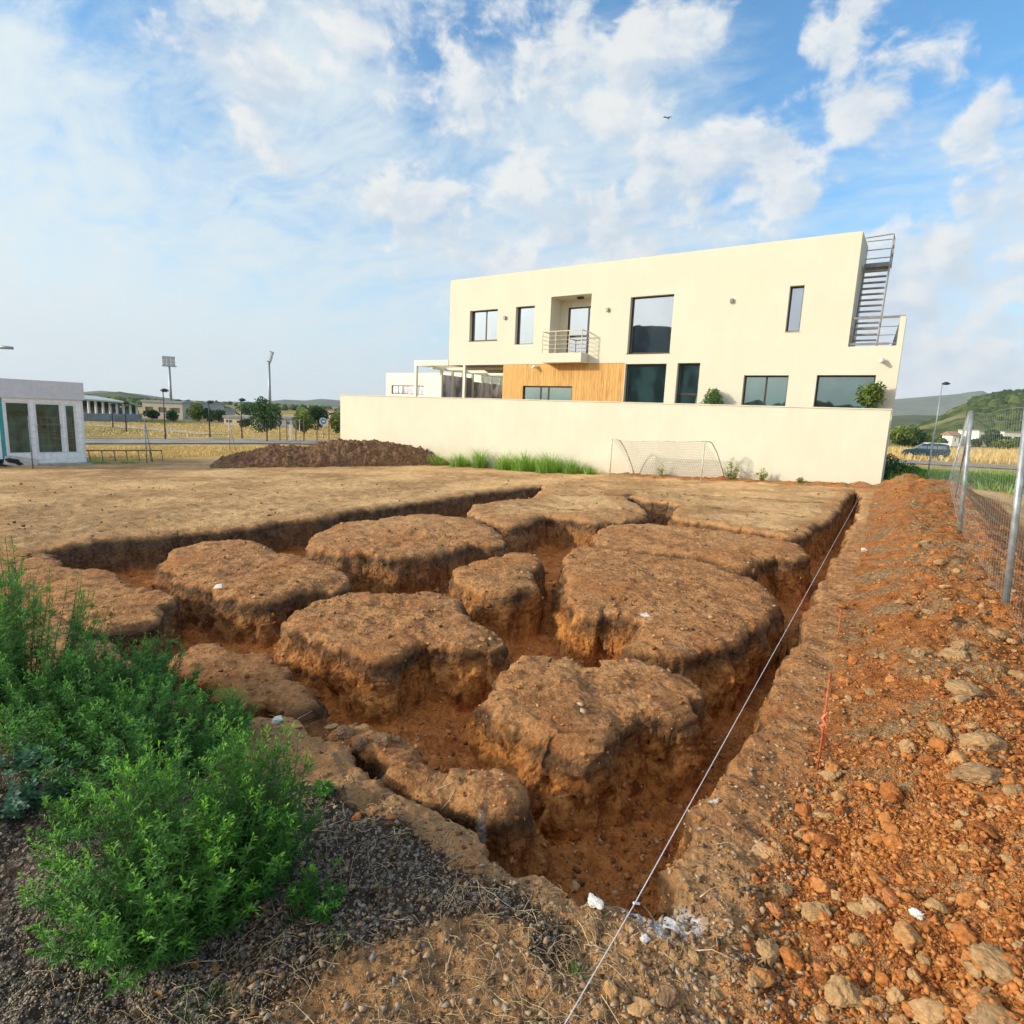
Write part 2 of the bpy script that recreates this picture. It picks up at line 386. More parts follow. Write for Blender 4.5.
def soil_material():
    m_, N, bs = mat_new('soil')
    geo = N.new('ShaderNodeNewGeometry'); P = geo.outputs['Position']
    drop = N.attr('drop'); grav = N.attr('gravel'); sp = N.attr('spoil'); straw = N.attr('straw'); lime = N.attr('lime'); wall = N.attr('wall')
    far = N.attr('far'); green = N.attr('green'); hum = N.attr('hum'); red = N.attr('red')
    n1 = N.noise(P, .8, 6, .6); n2 = N.noise(P, 4.5, 7, .65); n3 = N.noise(P, 24, 6, .68); n4 = N.noise(P, 95, 4, .65)
    v1 = N.voro(P, 38); v2 = N.voro(P, 85); vc = N.voro(P, 60, out='Color')
    mixn = N.math('ADD', N.math('MULTIPLY', n2, .5), N.math('MULTIPLY', n3, .5))
    # dry top crust
    top = N.mix(N.ramp(mixn, .36, .62), (0.202, 0.087, 0.033), (0.563, 0.298, 0.125))
    top = N.mix(N.ramp(n1, .42, .66, 0, .6), top, (0.393, 0.157, 0.052))
    top = N.mix(N.ramp(N.noise(P, 11, 6, .7), .54, .72, 0, .6), top, (0.657, 0.394, 0.185))
    top = N.mix(N.ramp(n4, .60, .74, 0, .55), top, (0.619, 0.472, 0.289))
    top = N.mix(N.ramp(n4, .40, .28, 0, .5), top, (0.076, 0.036, 0.018))
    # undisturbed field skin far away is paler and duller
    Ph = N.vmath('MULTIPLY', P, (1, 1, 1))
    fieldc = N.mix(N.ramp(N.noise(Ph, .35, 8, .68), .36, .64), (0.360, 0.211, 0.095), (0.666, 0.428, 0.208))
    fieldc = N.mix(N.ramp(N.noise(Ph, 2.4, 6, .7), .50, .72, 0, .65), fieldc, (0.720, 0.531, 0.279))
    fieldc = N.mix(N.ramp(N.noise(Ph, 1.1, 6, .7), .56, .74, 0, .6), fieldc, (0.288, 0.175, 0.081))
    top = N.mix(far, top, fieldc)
    gold = N.mix(N.ramp(N.noise(Ph, .5, 7, .7), .35, .65), (0.331, 0.223, 0.079), (0.547, 0.389, 0.151))
    top = N.mix(straw, top, gold)
    grn = N.mix(N.ramp(N.noise(Ph, .8, 7, .7), .35, .65), (.07, .085, .03), (.17, .19, .07))
    top = N.mix(green, top, grn)
    # cut faces: greyish brown humus band, then ochre, then red clay
    dz = N.math('ADD', drop, N.math('MULTIPLY', N.math('SUBTRACT', n2, .5), .40))
    streak = N.noise(N.vmath('MULTIPLY', P, (1, 1, .55)), 10, 6, .72)
    humus = N.mix(N.ramp(mixn, .38, .62), (0.068, 0.038, 0.020), (0.211, 0.118, 0.059))
    ochre = N.mix(N.ramp(streak, .36, .66), (0.284, 0.099, 0.026), (0.660, 0.299, 0.087))
    clay = N.mix(N.ramp(mixn, .38, .62), (0.304, 0.091, 0.022), (0.607, 0.224, 0.059))
    wc = N.mix(N.math('MAXIMUM', N.ramp(dz, .14, .52), N.ramp(N.noise(P, 1.9, 5, .65), .52, .66)), humus, ochre)
    wc = N.mix(N.math('MULTIPLY', hum, .8), wc, N.mix(N.ramp(mixn, .38, .62), (.055, .038, .026), (.200, .135, .085)))
    wc = N.mix(N.ramp(dz, .72, 1.0), wc, clay)
    wc = N.mix(N.ramp(N.noise(P, 6, 5, .7), .56, .68, 0, .5), wc, (0.061, 0.032, 0.019))
    wc = N.mix(N.ramp(N.voro(P, 17), .17, .06, 0, .35), wc, (0.302, 0.230, 0.151))
    c = N.mix(N.ramp(N.math('ADD', drop, N.math('MULTIPLY', N.math('SUBTRACT', n3, .5), .16)), .03, .18), top, wc)
    c = N.mix(red, c, N.mix(N.ramp(mixn, .36, .62), (0.326, 0.106, 0.028), (0.671, 0.270, 0.076)))
    # spoil: crumbly orange clay with duller patches
    so_ = N.mix(N.ramp(mixn, .36, .64), (0.234, 0.079, 0.022), (0.562, 0.234, 0.073))
    so_ = N.mix(N.ramp(N.noise(P, 1.7, 5, .62), .46, .60), so_, N.mix(N.ramp(n3, .35, .65), (0.192, 0.112, 0.052), (0.421, 0.281, 0.146)))
    c = N.mix(N.ramp(N.math('ADD', sp, N.math('MULTIPLY', N.math('SUBTRACT', n2, .5), .5)), .25, .5), c, so_)
    # blue-grey road gravel over brown fines
    gr = N.mix(N.sep(vc)[0], (.13, .115, .095), (.42, .37, .29))
    gr = N.mix(N.ramp(v1, .25, .55), gr, (.075, .055, .040))
    gm = N.ramp(N.math('ADD', grav, N.math('MULTIPLY', N.math('SUBTRACT', N.math('ADD', N.math('MULTIPLY', n2, .6), N.math('MULTIPLY', n3, .4)), .5), 2.6)), .44, .72)
    c = N.mix(gm, c, gr)
    # lime powder
    lm = N.ramp(N.math('ADD', lime, N.math('MULTIPLY', N.math('SUBTRACT', mixn, .5), 1.3)), .42, .75, 0, .92)
    c = N.mix(lm, c, (.72, .72, .70))
    N.put(bs.inputs['Base Color'], c)
    bs.inputs['Roughness'].default_value = .95; bs.inputs['Specular IOR Level'].default_value = .15
    dist = N.new('ShaderNodeCameraData')  # not linked: kept out of the look
    N.n.remove(dist)
    h = N.math('ADD', N.math('MULTIPLY', n3, 1.0), N.math('MULTIPLY', n4, .32))
    h = N.math('ADD', h, N.math('MULTIPLY', N.math('MULTIPLY', v1, -1.0), .30))
    h = N.math('ADD', h, N.math('MULTIPLY', N.math('MULTIPLY', streak, wall), .8))
    chunk = N.math('ADD', N.voro(N.vmath('ADD', P, N.vmath('SCALE', N.noise(P, 3.0, 4, .6, out=1), sc_=.35)), 7.5), N.math('MULTIPLY', N.voro(P, 19), .6))
    h = N.math('SUBTRACT', h, N.math('MULTIPLY', N.math('MULTIPLY', chunk, N.math('ADD', wall, .15)), 1.3))
    b1 = N.bump(h, 1.0, .038)
    b2 = N.bump(N.math('MULTIPLY', N.math('ADD', v2, N.math('MULTIPLY', v1, .8)), N.math('MAXIMUM', gm, N.math('MULTIPLY', sp, .8))), .9, .014, b1)
    N.put(bs.inputs['Normal'], b2)
    return m_
M_SOIL = soil_material()

# ------------------------------------------------------------------ ground: one sheet, fine near the camera and along the trench faces
def build_ground():
    rs = [0.35]
    while rs[-1] < 34: rs.append(rs[-1] * (1.0034 if rs[-1] > 1.2 else 1.03))
    while rs[-1] < 5600: rs.append(rs[-1] * 1.06)
    rs = np.array(rs)
    fine = np.radians(np.arange(-47, 50, .17)); rest = np.radians(np.arange(50, 313, 3.0))
    th = np.concatenate([fine, rest])
    nr, nt = len(rs), len(th)
    RR, TT = np.meshgrid(rs, th, indexing='ij')
    XY = np.stack([RR * np.sin(TT), RR * np.cos(TT)], -1).reshape(-1, 2)
    r = RR.ravel()
    n = len(XY)
    s = np.full(n, 5.0); g = np.zeros((n, 2)); idx = np.full(n, -1)
    lo = PIT.min(0) - .8; hi = PIT.max(0) + .8
    sel = np.where((XY > lo).all(1) & (XY < hi).all(1))[0]
    Q = XY[sel]
    warp = np.stack([perlin(Q, 1.6, 11) * .09 + perlin(Q, 3.4, 17) * .10 + perlin(Q, 7, 12) * .07 + perlin(Q, 14, 15) * .018,
                     perlin(Q, 1.6, 13) * .09 + perlin(Q, 3.4, 18) * .10 + perlin(Q, 7, 14) * .07 + perlin(Q, 14, 16) * .018], -1)
    s_, g_, i_ = solid_sd(Q + warp)
    s[sel] = s_; g[sel] = g_; idx[sel] = i_
    # profile: sd -> (horizontal position, drop fraction)
    sp_ = np.zeros(n)
    spread = np.ones(n); spread[sel] = .8 + .9 * np.clip(perlin(Q, .9, 21) + .35, 0, 1)
    ks = np.array([-1.0, -.34, -.22, -.14, -.06, .16, .22, .30, .50, 1.0])
    kp = np.array([-1.0, -.34, -.20, -.115, -.085, .010, .045, .14, .50, 1.0])
    kd = np.array([1.0, 1.0, .985, .95, .88, .085, .028, .006, 0, 0])
    fac = np.ones(n); fac[(idx == 2) & (s > 0)] = 2.6; fac[(idx == 1) & (s > 0)] = 1.5; s = s * fac
    pos = np.interp(s, ks, kp); drop = np.interp(s, ks, kd)
    pos = np.where(np.abs(s) < 1, pos, s)
    wallness = np.clip(1 - np.abs(drop - .5) * 2, 0, 1) ** .5
    wallness[s > 1] = 0
    P2 = XY + g * ((pos - s) / fac)[:, None]
    # widen some faces into slumped slopes
    slump = np.clip(spread - 1.1, 0, 1)
    P2 = P2 + g * (((.5 - drop) * .10) * slump * wallness)[:, None]
    D = np.full(n, BDEPTH)
    D += .06 * perlin(P2, .5, 31) - .15 * sstep(3.5, 1.5, uv(P2)[1])
    z = terrain(P2)
    toff = np.zeros(n)
    for k, t_ in enumerate(TOPOFF): toff[(idx == k) & (s > 0)] = t_
    # block tops: worn, slightly domed
    inblk = (idx >= 0) & (s > 0)
    dome = np.where(inblk, -.015 * np.exp(-np.clip(s - .2, 0, 9) / .22), 0)
    z = z - drop * D + (toff + dome) * (1 - drop)
    # shallow furrows that break up the farther tops
    furrow = np.zeros(n)
    for k_, (pl, wd, dp) in enumerate([([(672, 505), (720, 507), (775, 512), (815, 516)], .16, .16), ([(600, 543), (650, 551), (700, 556), (757, 572)], .14, .14), ([(540, 505), (580, 508), (630, 509)], .14, .12),
                          ([(690, 494), (760, 497), (830, 502)], .18, .14), ([(560, 494), (640, 493)], .2, .10)]):
        q_ = unp(pl); dm = np.full(n, 9.0)
        for a_, b_ in zip(q_[:-1], q_[1:]):
            e_ = b_ - a_; t_ = np.clip(((P2 - a_) @ e_) / (e_ @ e_), 0, 1); dm = np.minimum(dm, np.hypot(*(P2 - a_ - t_[:, None] * e_).T))
        dm = dm + .10 * perlin(P2, 2.5, 100 + k_)
        furrow = np.maximum(furrow, dp * np.exp(-(np.maximum(dm, 0) / wd) ** 2) * (.5 + .9 * sstep(-.2, .3, perlin(P2, 1.3, 110 + k_))))
    furrow *= (1 - drop)
    z = z - furrow
    drop = np.maximum(drop, np.clip(furrow * 2.2, 0, .35))
    P3 = np.column_stack([P2, z])
    near = 1 - sstep(22, 40, r)
    u, v = uv(P2)
    # surface relief
    topw = (1 - wallness)
    rel = (.050 * perlin(P2, .55, 41) + .030 * perlin(P2, 1.7, 42)) * near
    det = .040 * perlin(P2, 4.0, 43) - .045 * np.abs(perlin(P2, 3.0, 46)) + .028 * perlin(P2, 12, 44) + .015 * perlin(P2, 34, 45)
    infl = np.where(drop > .8, 1.6, 1.0)
    pitz = (r < 34)
    z_add = rel * (1 - .5 * wallness) + det * infl * near * topw
    hs, ms = spoil(P2)
    lump = (np.abs(perlin(P2, 2.6, 51)) * .15 + np.abs(perlin(P2, 6.5, 52)) * .10 + np.abs(perlin(P2, 15, 53)) * .030 + np.abs(perlin(P2, 34, 54)) * .014)
    z_add += ms * (lump - .07) * near
    # bulldozer tracks on the left block and windrows on the field
    cu, cv = u, v
    P3[:, 2] += z_add
    # ragged cut faces
    wn = wallness * (r < 34) * np.where((idx < 0) & (u < 1.2) & (v > .3), .45, 1.0)
    q = P3 * [1, 1, 1.0]
    fa = .12 * perlin(q, 2.0, 61) - .16 * np.abs(perlin(q, 3.6, 62)) - .11 * np.abs(perlin(q + 3, 8, 63)) - .08 * np.abs(perlin(q, 18, 66)) + .03 * perlin(q, 35, 60) + .058
    groove = .022 * perlin(P3 * [1, 1, .18], 11, 64)
    low = sstep(.3, .7, drop)
    P3[:, :2] += g * (wn * (fa + groove * low))[:, None]
    shoulder = sstep(.45, .1, s) * (idx > -2) * (s > -.3) * (r < 34) * (1 - wallness)
    P3[:, 2] -= shoulder * (np.abs(perlin(q, 4.5, 68)) * .06 + np.abs(perlin(q, 11, 69)) * .04)
    P3[:, 2] += wn * (.09 * perlin(q, 4.2, 65) + .05 * perlin(q, 12, 67))
    # loose crumbs at foot of faces
    foot = np.exp(-((s + .20) / .10) ** 2) * (idx > -2) * (np.abs(s) < 1)
    P3[:, 2] += foot * (.03 + .05 * np.abs(perlin(P2, 7, 71)))
    dw = (CORNER - O) @ V - v
    ledge = sstep(1.7, .5, dw + .3 * perlin(P2, 1.2, 95)) * (dw > -.3) * sstep(11.5, 9.5, u) * (u > -.6)
    P3[:, 2] += ledge * (.05 + .16 * np.abs(perlin(P2, 2.2, 96)) + .06 * np.abs(perlin(P2, 7, 97)))
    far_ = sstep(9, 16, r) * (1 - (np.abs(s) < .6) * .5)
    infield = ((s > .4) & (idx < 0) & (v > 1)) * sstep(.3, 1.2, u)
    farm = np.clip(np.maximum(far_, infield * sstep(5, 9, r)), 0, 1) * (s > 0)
    bank = (idx < 0) * (s > 0) * sstep(1.2, -.2, v - .55 * u) * (u > -.35) * (r < 7)
    farm = np.maximum(farm, .42 * bank)
    # golden grass beyond the plot, greenery
    straw = sstep(29.5, 31.5, u + .6 * perlin(P2, .4, 81)) + sstep(23.5, 25.5, v) * (u < 22)
    straw += sstep(2.4, 3.3, -u + .4 * perlin(P2, .5, 82)) * .45
    straw = np.clip(straw, 0, 1)
    green = sstep(.12, .35, perlin(P2, .035, 83)) * (r > 55) * .8
    gdist = np.hypot(P2[:, 0] + 43, P2[:, 1] - 57); green = np.maximum(green, sstep(10, 5, gdist) * .9)
    green = np.maximum(green, (sstep(150, 400, r)) * .75)
    gcor = np.hypot(P2[:, 0] - 16, P2[:, 1] - 25.5); green = np.maximum(green, sstep(3.5, 2, gcor) * .8)
    # gravel shoulder at the camera's left
    gp = unp([(-400,700),(20,740),(110,745),(250,765),(345,792),(455,842),(540,885),(592,925),(590,985),(540,975),(500,930),(430,935),(360,975),(290,1010),(250,1100),(0,1500),(-800,1500)])
    nearsel = np.where(r < 6)[0]
    gd, _ = poly_sd(P2[nearsel], gp)
    grav = np.zeros(n); grav[nearsel] = sstep(-.10, .18, gd) * (.74 + .26 * sstep(.75, 1.35, u[nearsel]))
    lime = np.zeros(n)
    for (px, py, rad, st) in [(668,915,.10,.9),(648,905,.05,1),(692,925,.07,.65),(628,903,.04,.7),(637,616,.05,.7),(646,612,.05,.9),(714,800,.03,.7),(700,822,.025,.6),(575,1010,.08,.45),(610,960,.05,.3),(608,608,.10,.4),(497,818,.03,.7),(482,803,.04,.6)]:
        c = at(px, py)[:2]; dd = np.hypot(*(P2 - c).T) if True else 0
        lime = np.maximum(lime, st * np.clip(1.35 - dd / (rad * 1.25), 0, 1) ** .6)
    w0_ = .36 - .047 * v + .10 * perlin(np.stack([u, v], -1), .9, 5) + .05 * perlin(np.stack([u, v], -1), 3, 6)
    spc = sstep(-.05, .22, -u - w0_) * (1 - sstep(2.3, 2.9, -u)) * sstep(-.9, .3, v + .5 * perlin(P2, 1.5, 88)) * (1 - sstep(20.8, 22.2, v))
    spc = np.maximum(spc, ledge * .75)
    red = ((drop > .93) & (np.abs(s) < 5)) * .85
    me = None
    i0 = np.arange(nr - 1)[:, None] * nt; j = np.arange(nt)[None, :]; jn = (j + 1) % nt
    f = np.stack([i0 + j, i0 + nt + j, i0 + nt + jn, i0 + jn], -1).reshape(-1, 4)
    me = arr_mesh('ground', P3, f[:, ::-1], dict(drop=drop, gravel=grav, spoil=spc * near, straw=straw, lime=lime, wall=wallness, far=farm, green=green, red=red, hum=np.where(idx < 0, sstep(3.0, 5.0, u), .6 * sstep(2.5, 5.5, u))))
    # close the disc under the camera
    bm = bmesh.new(); bm.from_mesh(me); bm.verts.ensure_lookup_table()
    bm.faces.new([bm.verts[k] for k in range(nt)]); bm.to_mesh(me); bm.free()
    o = link('ground', me, M_SOIL, smooth=True); tag(o, kind='structure')
    return o
GROUND = build_ground()
# ray caster on the finished ground, for resting things on it
from mathutils.bvhtree import BVHTree
bpy.context.view_layer.update()
_bvh = BVHTree.FromPolygons([v.co for v in GROUND.data.vertices], [p.vertices for p in GROUND.data.polygons if True], epsilon=0.0)
def gz(x, y):
    h = _bvh.ray_cast(Vector((x, y, 50)), Vector((0, 0, -1)))
    return h[0].z if h[0] else tz(x, y)
def hit(px, py):
    d = Vector(cray(px, py)).normalized(); h = _bvh.ray_cast(Vector((0, 0, H)), d)
    return h[0] if h[0] else Vector(at(px, py))
M_CREAM = plaster('cream_render', (.625, .605, .50), .035)
M_WALL = plaster('boundary_wall_render', (.625, .605, .505), .05)
M_WHITE = simple('white_paint', (.78, .76, .70), .6, var=.05)
M_ANNEX = plaster('pale_render', (.84, .80, .66))
M_FRAME = simple('dark_bronze_frame', (.055, .040, .032), .4, var=.1)
M_STEEL = simple('painted_grey_steel', (.22, .22, .22), .5, .3, .1)
M_GALV = simple('galvanised_steel', (.34, .37, .39), .5, .55, .15, 9)
M_RAILP = simple('beige_rail', (.55, .50, .38), .5, 0, .05)
M_DARKM = simple('dark_metal', (.05, .05, .055), .45, .3, .1)
M_ROPE = simple('white_string', (.80, .80, .80), .8, 0, .05)
M_ORANGE = simple('rusty_orange_rebar', (.46, .13, .055), .8, 0, .25, 30)
M_WOOD_DK = simple('weathered_wood', (.20, .13, .07), .85, 0, .2, 8)
M_BLUE = simple('teal_panel', (.05, .33, .36), .6, 0, .08)
M_CABIN = simple('cabin_white', (.86, .88, .90), .6, 0, .06)
M_CABW = simple('cabin_window_frame', (.72, .76, .80), .5, 0, .04)
def glass(name, dark=(.012, .02, .024), refl=.42, tint=(.62, .72, .80), rough=.015):
    m_, N, bs = mat_new(name)
    tc = N.new('ShaderNodeTexCoord').outputs['Object']
    gl = N.new('ShaderNodeBsdfGlossy'); N.put(gl.inputs['Color'], tint); gl.inputs['Roughness'].default_value = rough
    N.put(gl.inputs['Normal'], N.bump(N.noise(tc, .9, 2), .04, .05))
    bs.inputs['Roughness'].default_value = .1
    N.put(bs.inputs['Base Color'], N.mix(N.ramp(N.noise(N.vmath('MULTIPLY', tc, (1, 1, .5)), 1.4, 3), .4, .6), dark, tuple(k * 3.2 for k in dark)))
    mx = N.new('ShaderNodeMixShader'); mx.inputs[0].default_value = refl
    N.l.new(bs.outputs[0], mx.inputs[1]); N.l.new(gl.outputs[0], mx.inputs[2])
    N.l.new(mx.outputs[0], N.n['Material Output'].inputs[0])
    return m_
M_GLASS = glass('window_glass', refl=.48, tint=(.52, .57, .68)); M_GLASS2 = glass('ground_floor_glass', (.010, .022, .024), .38, (.5, .62, .62))
M_GLASS3 = glass('cabin_glass', (.008, .028, .026), .10, (.5, .7, .65)); M_GLASSM = glass('mauve_glass', (.30, .28, .34), .25, (.8, .78, .88))
M_GLASSC = glass('car_glass', (.02, .025, .03), .3)

def wood_cladding():
    m_, N, bs = mat_new('timber_cladding')
    tc = N.new('ShaderNodeTexCoord').outputs['Object']; x, y, z = N.sep(tc)
    bd = N.math('DIVIDE', x, .14); fl = N.math('FLOOR', bd); fr = N.math('FRACT', bd)
    wn = N.new('ShaderNodeTexWhiteNoise', noise_dimensions='1D'); N.put(wn.inputs['W'], fl)
    gr = N.noise(N.vmath('MULTIPLY', tc, (14, 1, .8)), 2.2, 6, .65, .6)
    c = N.mix(N.ramp(gr, .35, .65), (.36, .175, .045), (.66, .39, .135))
    c = N.mix(N.math('MULTIPLY', wn.outputs[0], .55), c, (.70, .42, .13))
    gap = N.math('MAXIMUM', N.math('LESS_THAN', fr, .035), N.math('GREATER_THAN', fr, .965))
    c = N.mix(N.math('MULTIPLY', gap, .6), c, (.12, .06, .02))
    c = N.mix(N.ramp(N.voro(N.vmath('MULTIPLY', tc, (1, 1, .6)), 2.6), .035, .012), c, (.16, .07, .025))
    N.put(bs.inputs['Base Color'], c); bs.inputs['Roughness'].default_value = .6
    return m_
M_WOOD = wood_cladding()

# ------------------------------------------------------------------ the house and its boundary wall
# local axes: X to the right along the facade (0 at the right corner), Y away, Z up
RZ = math.atan2(-.568, .823)
nV = Vector((V[0], V[1], 0))
def panel(mb, x0, x1, z0, z1, y0, y1, holes):
    xs = sorted({x0, x1, *[min(max(h[0], x0), x1) for h in holes], *[min(max(h[1], x0), x1) for h in holes]})
    zs = sorted({z0, z1, *[min(max(h[2], z0), z1) for h in holes], *[min(max(h[3], z0), z1) for h in holes]})
    def solid(i, j):
        if i < 0 or j < 0 or i >= len(xs) - 1 or j >= len(zs) - 1: return False
        cx = (xs[i] + xs[i + 1]) / 2; cz = (zs[j] + zs[j + 1]) / 2
        return not any(h[0] < cx < h[1] and h[2] < cz < h[3] for h in holes)
    for i in range(len(xs) - 1):
        for j in range(len(zs) - 1):
            if not solid(i, j): continue
            a, b, c, d = xs[i], xs[i + 1], zs[j], zs[j + 1]
            mb.quad((a, y0, c), (b, y0, c), (b, y0, d), (a, y0, d)); mb.quad((a, y1, c), (a, y1, d), (b, y1, d), (b, y1, c))
            if not solid(i - 1, j): mb.quad((a, y0, c), (a, y0, d), (a, y1, d), (a, y1, c))
            if not solid(i + 1, j): mb.quad((b, y0, c), (b, y1, c), (b, y1, d), (b, y0, d))
            if not solid(i, j - 1): mb.quad((a, y0, c), (a, y1, c), (b, y1, c), (b, y0, c))
            if not solid(i, j + 1): mb.quad((a, y0, d), (b, y0, d), (b, y1, d), (a, y1, d))
hc = CORNER + V * 1.0
house = empty('house', (hc[0], hc[1], 0), RZ)
tag(house, 'two-storey flat-roofed cream house with a timber panel and roof stair behind the long wall', 'house')
T = .30; DEP = 9.5
wins = {  # s-left, s-right, z0, z1
 'a': (18.87, 17.10, 5.50, 6.99), 'b': (16.01, 14.92, 5.24, 7.01), 'c': (10.04, 8.13, 4.69, 7.03), 'd': (3.75, 3.26, 5.34, 6.97),
 'f': (10.06, 8.21, 1.15, 4.25), 'g': (7.74, 6.80, 1.15, 4.26), 'h': (5.05, 3.44, 2.30, 3.765), 'i': (2.49, .64, 2.30, 3.77)}
rec = (14.03, 11.93, 4.74, 7.33)
mb = MB()
holes = [(-a, -b, c, d) for a, b, c, d in wins.values()] + [(-rec[0], -rec[1], rec[2], rec[3])]
# rendered upper storey and right-hand part; the left ground floor is clad in timber and stands at the same plane
panel(mb, -20.22, -1.62, 4.30, 8.60, 0, T, holes + [(-10.06, -6.80, 0, 4.30)])
panel(mb, -10.09, -1.62, -.6, 4.30, 0, T, holes)
panel(mb, -1.62, 0, -.6, 4.75, 0, T, holes)
mb.quad((-1.62, T, -.6), (-1.62, T, -.5), (-1.62, T + .1, -.5), (-1.62, T + .1, -.6))
# right flank of the upper storey, outer right flank, back, roof
def slantbox(mb, xa, xb, sk, y0, y1, z0, z1):
    return mb.add([(xa, y0, z0), (xb, y0, z0), (xa - sk, y1, z0), (xb - sk, y1, z0), (xa, y0, z1), (xb, y0, z1), (xa - sk, y1, z1), (xb - sk, y1, z1)], [(0, 2, 3, 1), (4, 5, 7, 6), (0, 1, 5, 4), (2, 6, 7, 3), (0, 4, 6, 2), (1, 3, 7, 5)])
mb.box(-1.92, -1.62, T + .002, 2.2, 4.75, 8.60); slantbox(mb, -1.92, -1.622, 1.15, 2.202, DEP, 4.75, 8.598)
slantbox(mb, -.30, 0, .72, T + .002, DEP, -.6, 4.75)
mb.box(-.17, 0, 0, T, 4.752, 5.71); slantbox(mb, -.17, 0, .72, T + .002, DEP, 4.752, 5.71)
mb.box(-20.22, -19.92, T + .002, DEP, 4.30, 8.60)
mb.box(-20.22, -.75, DEP + .002, DEP + .3, -.6, 4.75); mb.box(-20.22, -2.8, DEP + .002, DEP + .3, 4.752, 8.6)
mb.box(-19.92, -3.1, T, DEP, 8.15, 8.3); mb.box(-3.1, -1.95, T, 2.2, 8.15, 8.3)
mb.box(-1.60, -.45, T, DEP - 5, 4.45, 4.72)
mb.box(-20.2, -1.64, T, DEP, 4.31, 4.55)
# balcony recess
mb.box(-14.13, -14.03, T, 1.0, 4.6, 7.43); mb.box(-11.93, -11.83, T, 1.0, 4.6, 7.43); mb.box(-14.03, -11.93, T, 1.0, 7.33, 7.43)
panel(mb, -14.03, -11.93, 4.74, 7.33, .90, 1.0, [(-13.60, -12.0, 4.76, 6.97)])
wb = mb.build('wall', M_CREAM, house)
mb = MB(); mb.box(-16.0, -.60, 3.2, 3.3, -.6, 4.3); mb.build('interior_wall', simple('interior_grey', (.10, .10, .09), .9), house)
# timber cladding with its strip window
mb = MB(); panel(mb, -16.64, -10.10, -.6, 4.295, .02, .22, [(-15.42, -12.66, 2.3, 3.28)]); clad = mb.build('timber_cladding', M_WOOD, house)
mb = MB(); mb.box(-16.64, -16.44, .23, 1.2, -.6, 4.295); mb.build('side_wall', M_WOOD_DK, house)
def window(hx0, hx1, z0, z1, y=.20, g=M_GLASS, mull=(), trans=(), fr=.055, parent=house, fmat=M_FRAME):
    fmb = MB(); d = .06
    fmb.box(hx0 + .002, hx0 + fr, y, y + d, z0 + .002, z1 - .002); fmb.box(hx1 - fr, hx1 - .002, y, y + d, z0 + .002, z1 - .002)
    fmb.box(hx0 + fr + .001, hx1 - fr - .001, y, y + d, z1 - fr, z1 - .002); fmb.box(hx0 + fr + .001, hx1 - fr - .001, y, y + d, z0 + .002, z0 + fr)
    for k in mull:
        xx = hx0 + (hx1 - hx0) * k; fmb.box(xx - fr * .55, xx + fr * .55, y + .003, y + d - .003, z0 + fr + .001, z1 - fr - .001)
    for k in trans:
        zz = z0 + (z1 - z0) * k; fmb.box(hx0 + fr + .001, hx1 - fr - .001, y + .006, y + d - .006, zz - fr * .7, zz + fr * .7)
    w = fmb.build('window', fmat, parent)
    gm = MB(); gm.box(hx0 + fr * .6, hx1 - fr * .6, y + .025, y + .037, z0 + fr * .6, z1 - fr * .6); gm.build('pane', g, w)
    return w
for k, (a, b, c, d) in wins.items():
    kw = {}
    if k == 'a': kw = dict(mull=(.52,))
    if k == 'h': kw = dict(mull=(.5,), g=M_GLASS2)
    if k in 'fi': kw = dict(g=M_GLASS2)
    if k == 'g': kw = dict(g=M_GLASS2, trans=(.60,))
    window(-a, -b, c, d, **kw)
window(-15.42, -12.66, 2.3, 3.28, .10, M_GLASS2, (.36, .52), (), .07)
bd = window(-13.60, -12.0, 4.76, 6.97, .92, M_GLASS, (.68,), (.40,), .07); bd.name = 'balcony_door'
mb = MB(); mb.box(-14.03, -11.93, -.65, -.002, 4.30, 4.72); mb.box(-14.03, -11.93, 0, .9, 4.6, 4.735); bs_ = mb.build('balcony', M_CREAM, house)
mb = MB()
for x in (-14.0, -13.3, -12.6, -11.96): mb.box(x - .015, x + .015, -.63, -.60, 4.72, 5.68)
mb.box(-14.02, -11.94, -.64, -.59, 5.66, 5.70)
for z in (4.92, 5.11, 5.30, 5.48): mb.tube([(-14.0, -.615, z), (-11.96, -.615, z)], .010, 6)
for x in (-14.0, -11.96):
    mb.box(x - .02, x + .02, -.588, -.01, 5.66, 5.70)
    for z in (4.92, 5.11, 5.30, 5.48): mb.tube([(x, -.60, z), (x, -.01, z)], .010, 6)
mb.build('railing', M_RAILP, bs_)
mb = MB(); mb.box(-12.90, -12.62, .42, .56, 7.24, 7.329); mb.build('ceiling_lamp', M_DARKM, house)
for s, z in ((16.62, 6.53), (11.08, 6.57), (5.79, 6.58)):
    mb = MB(); mb.box(-s - .055, -s + .055, -.10, -.001, z - .075, z + .075); mb.box(-s - .04, -s + .04, -.085, -.015, z + .0755, z + .085)
    mb.build('wall_lamp', M_STEEL, house)
for s, z in ((.53, 4.25), (14.68, 4.17)):
    mb = MB(); mb.tube([(-s, -.001, z), (-s, -.12, z + .02)], .03, 8); mb.tube([(-s, -.10, z + .02), (-s, -.32, z - .07)], .09, 10, .05)
    mb.build('floodlight', M_WHITE, house, smooth=True)
# window sills
for k in 'acd':
    a, b, c, d = wins[k]; mb = MB(); mb.box(-a - .03, -b + .03, -.02, .19, c - .03, c - .002); mb.build('window_sill', M_FRAME if k != 'd' else M_RAILP, house)
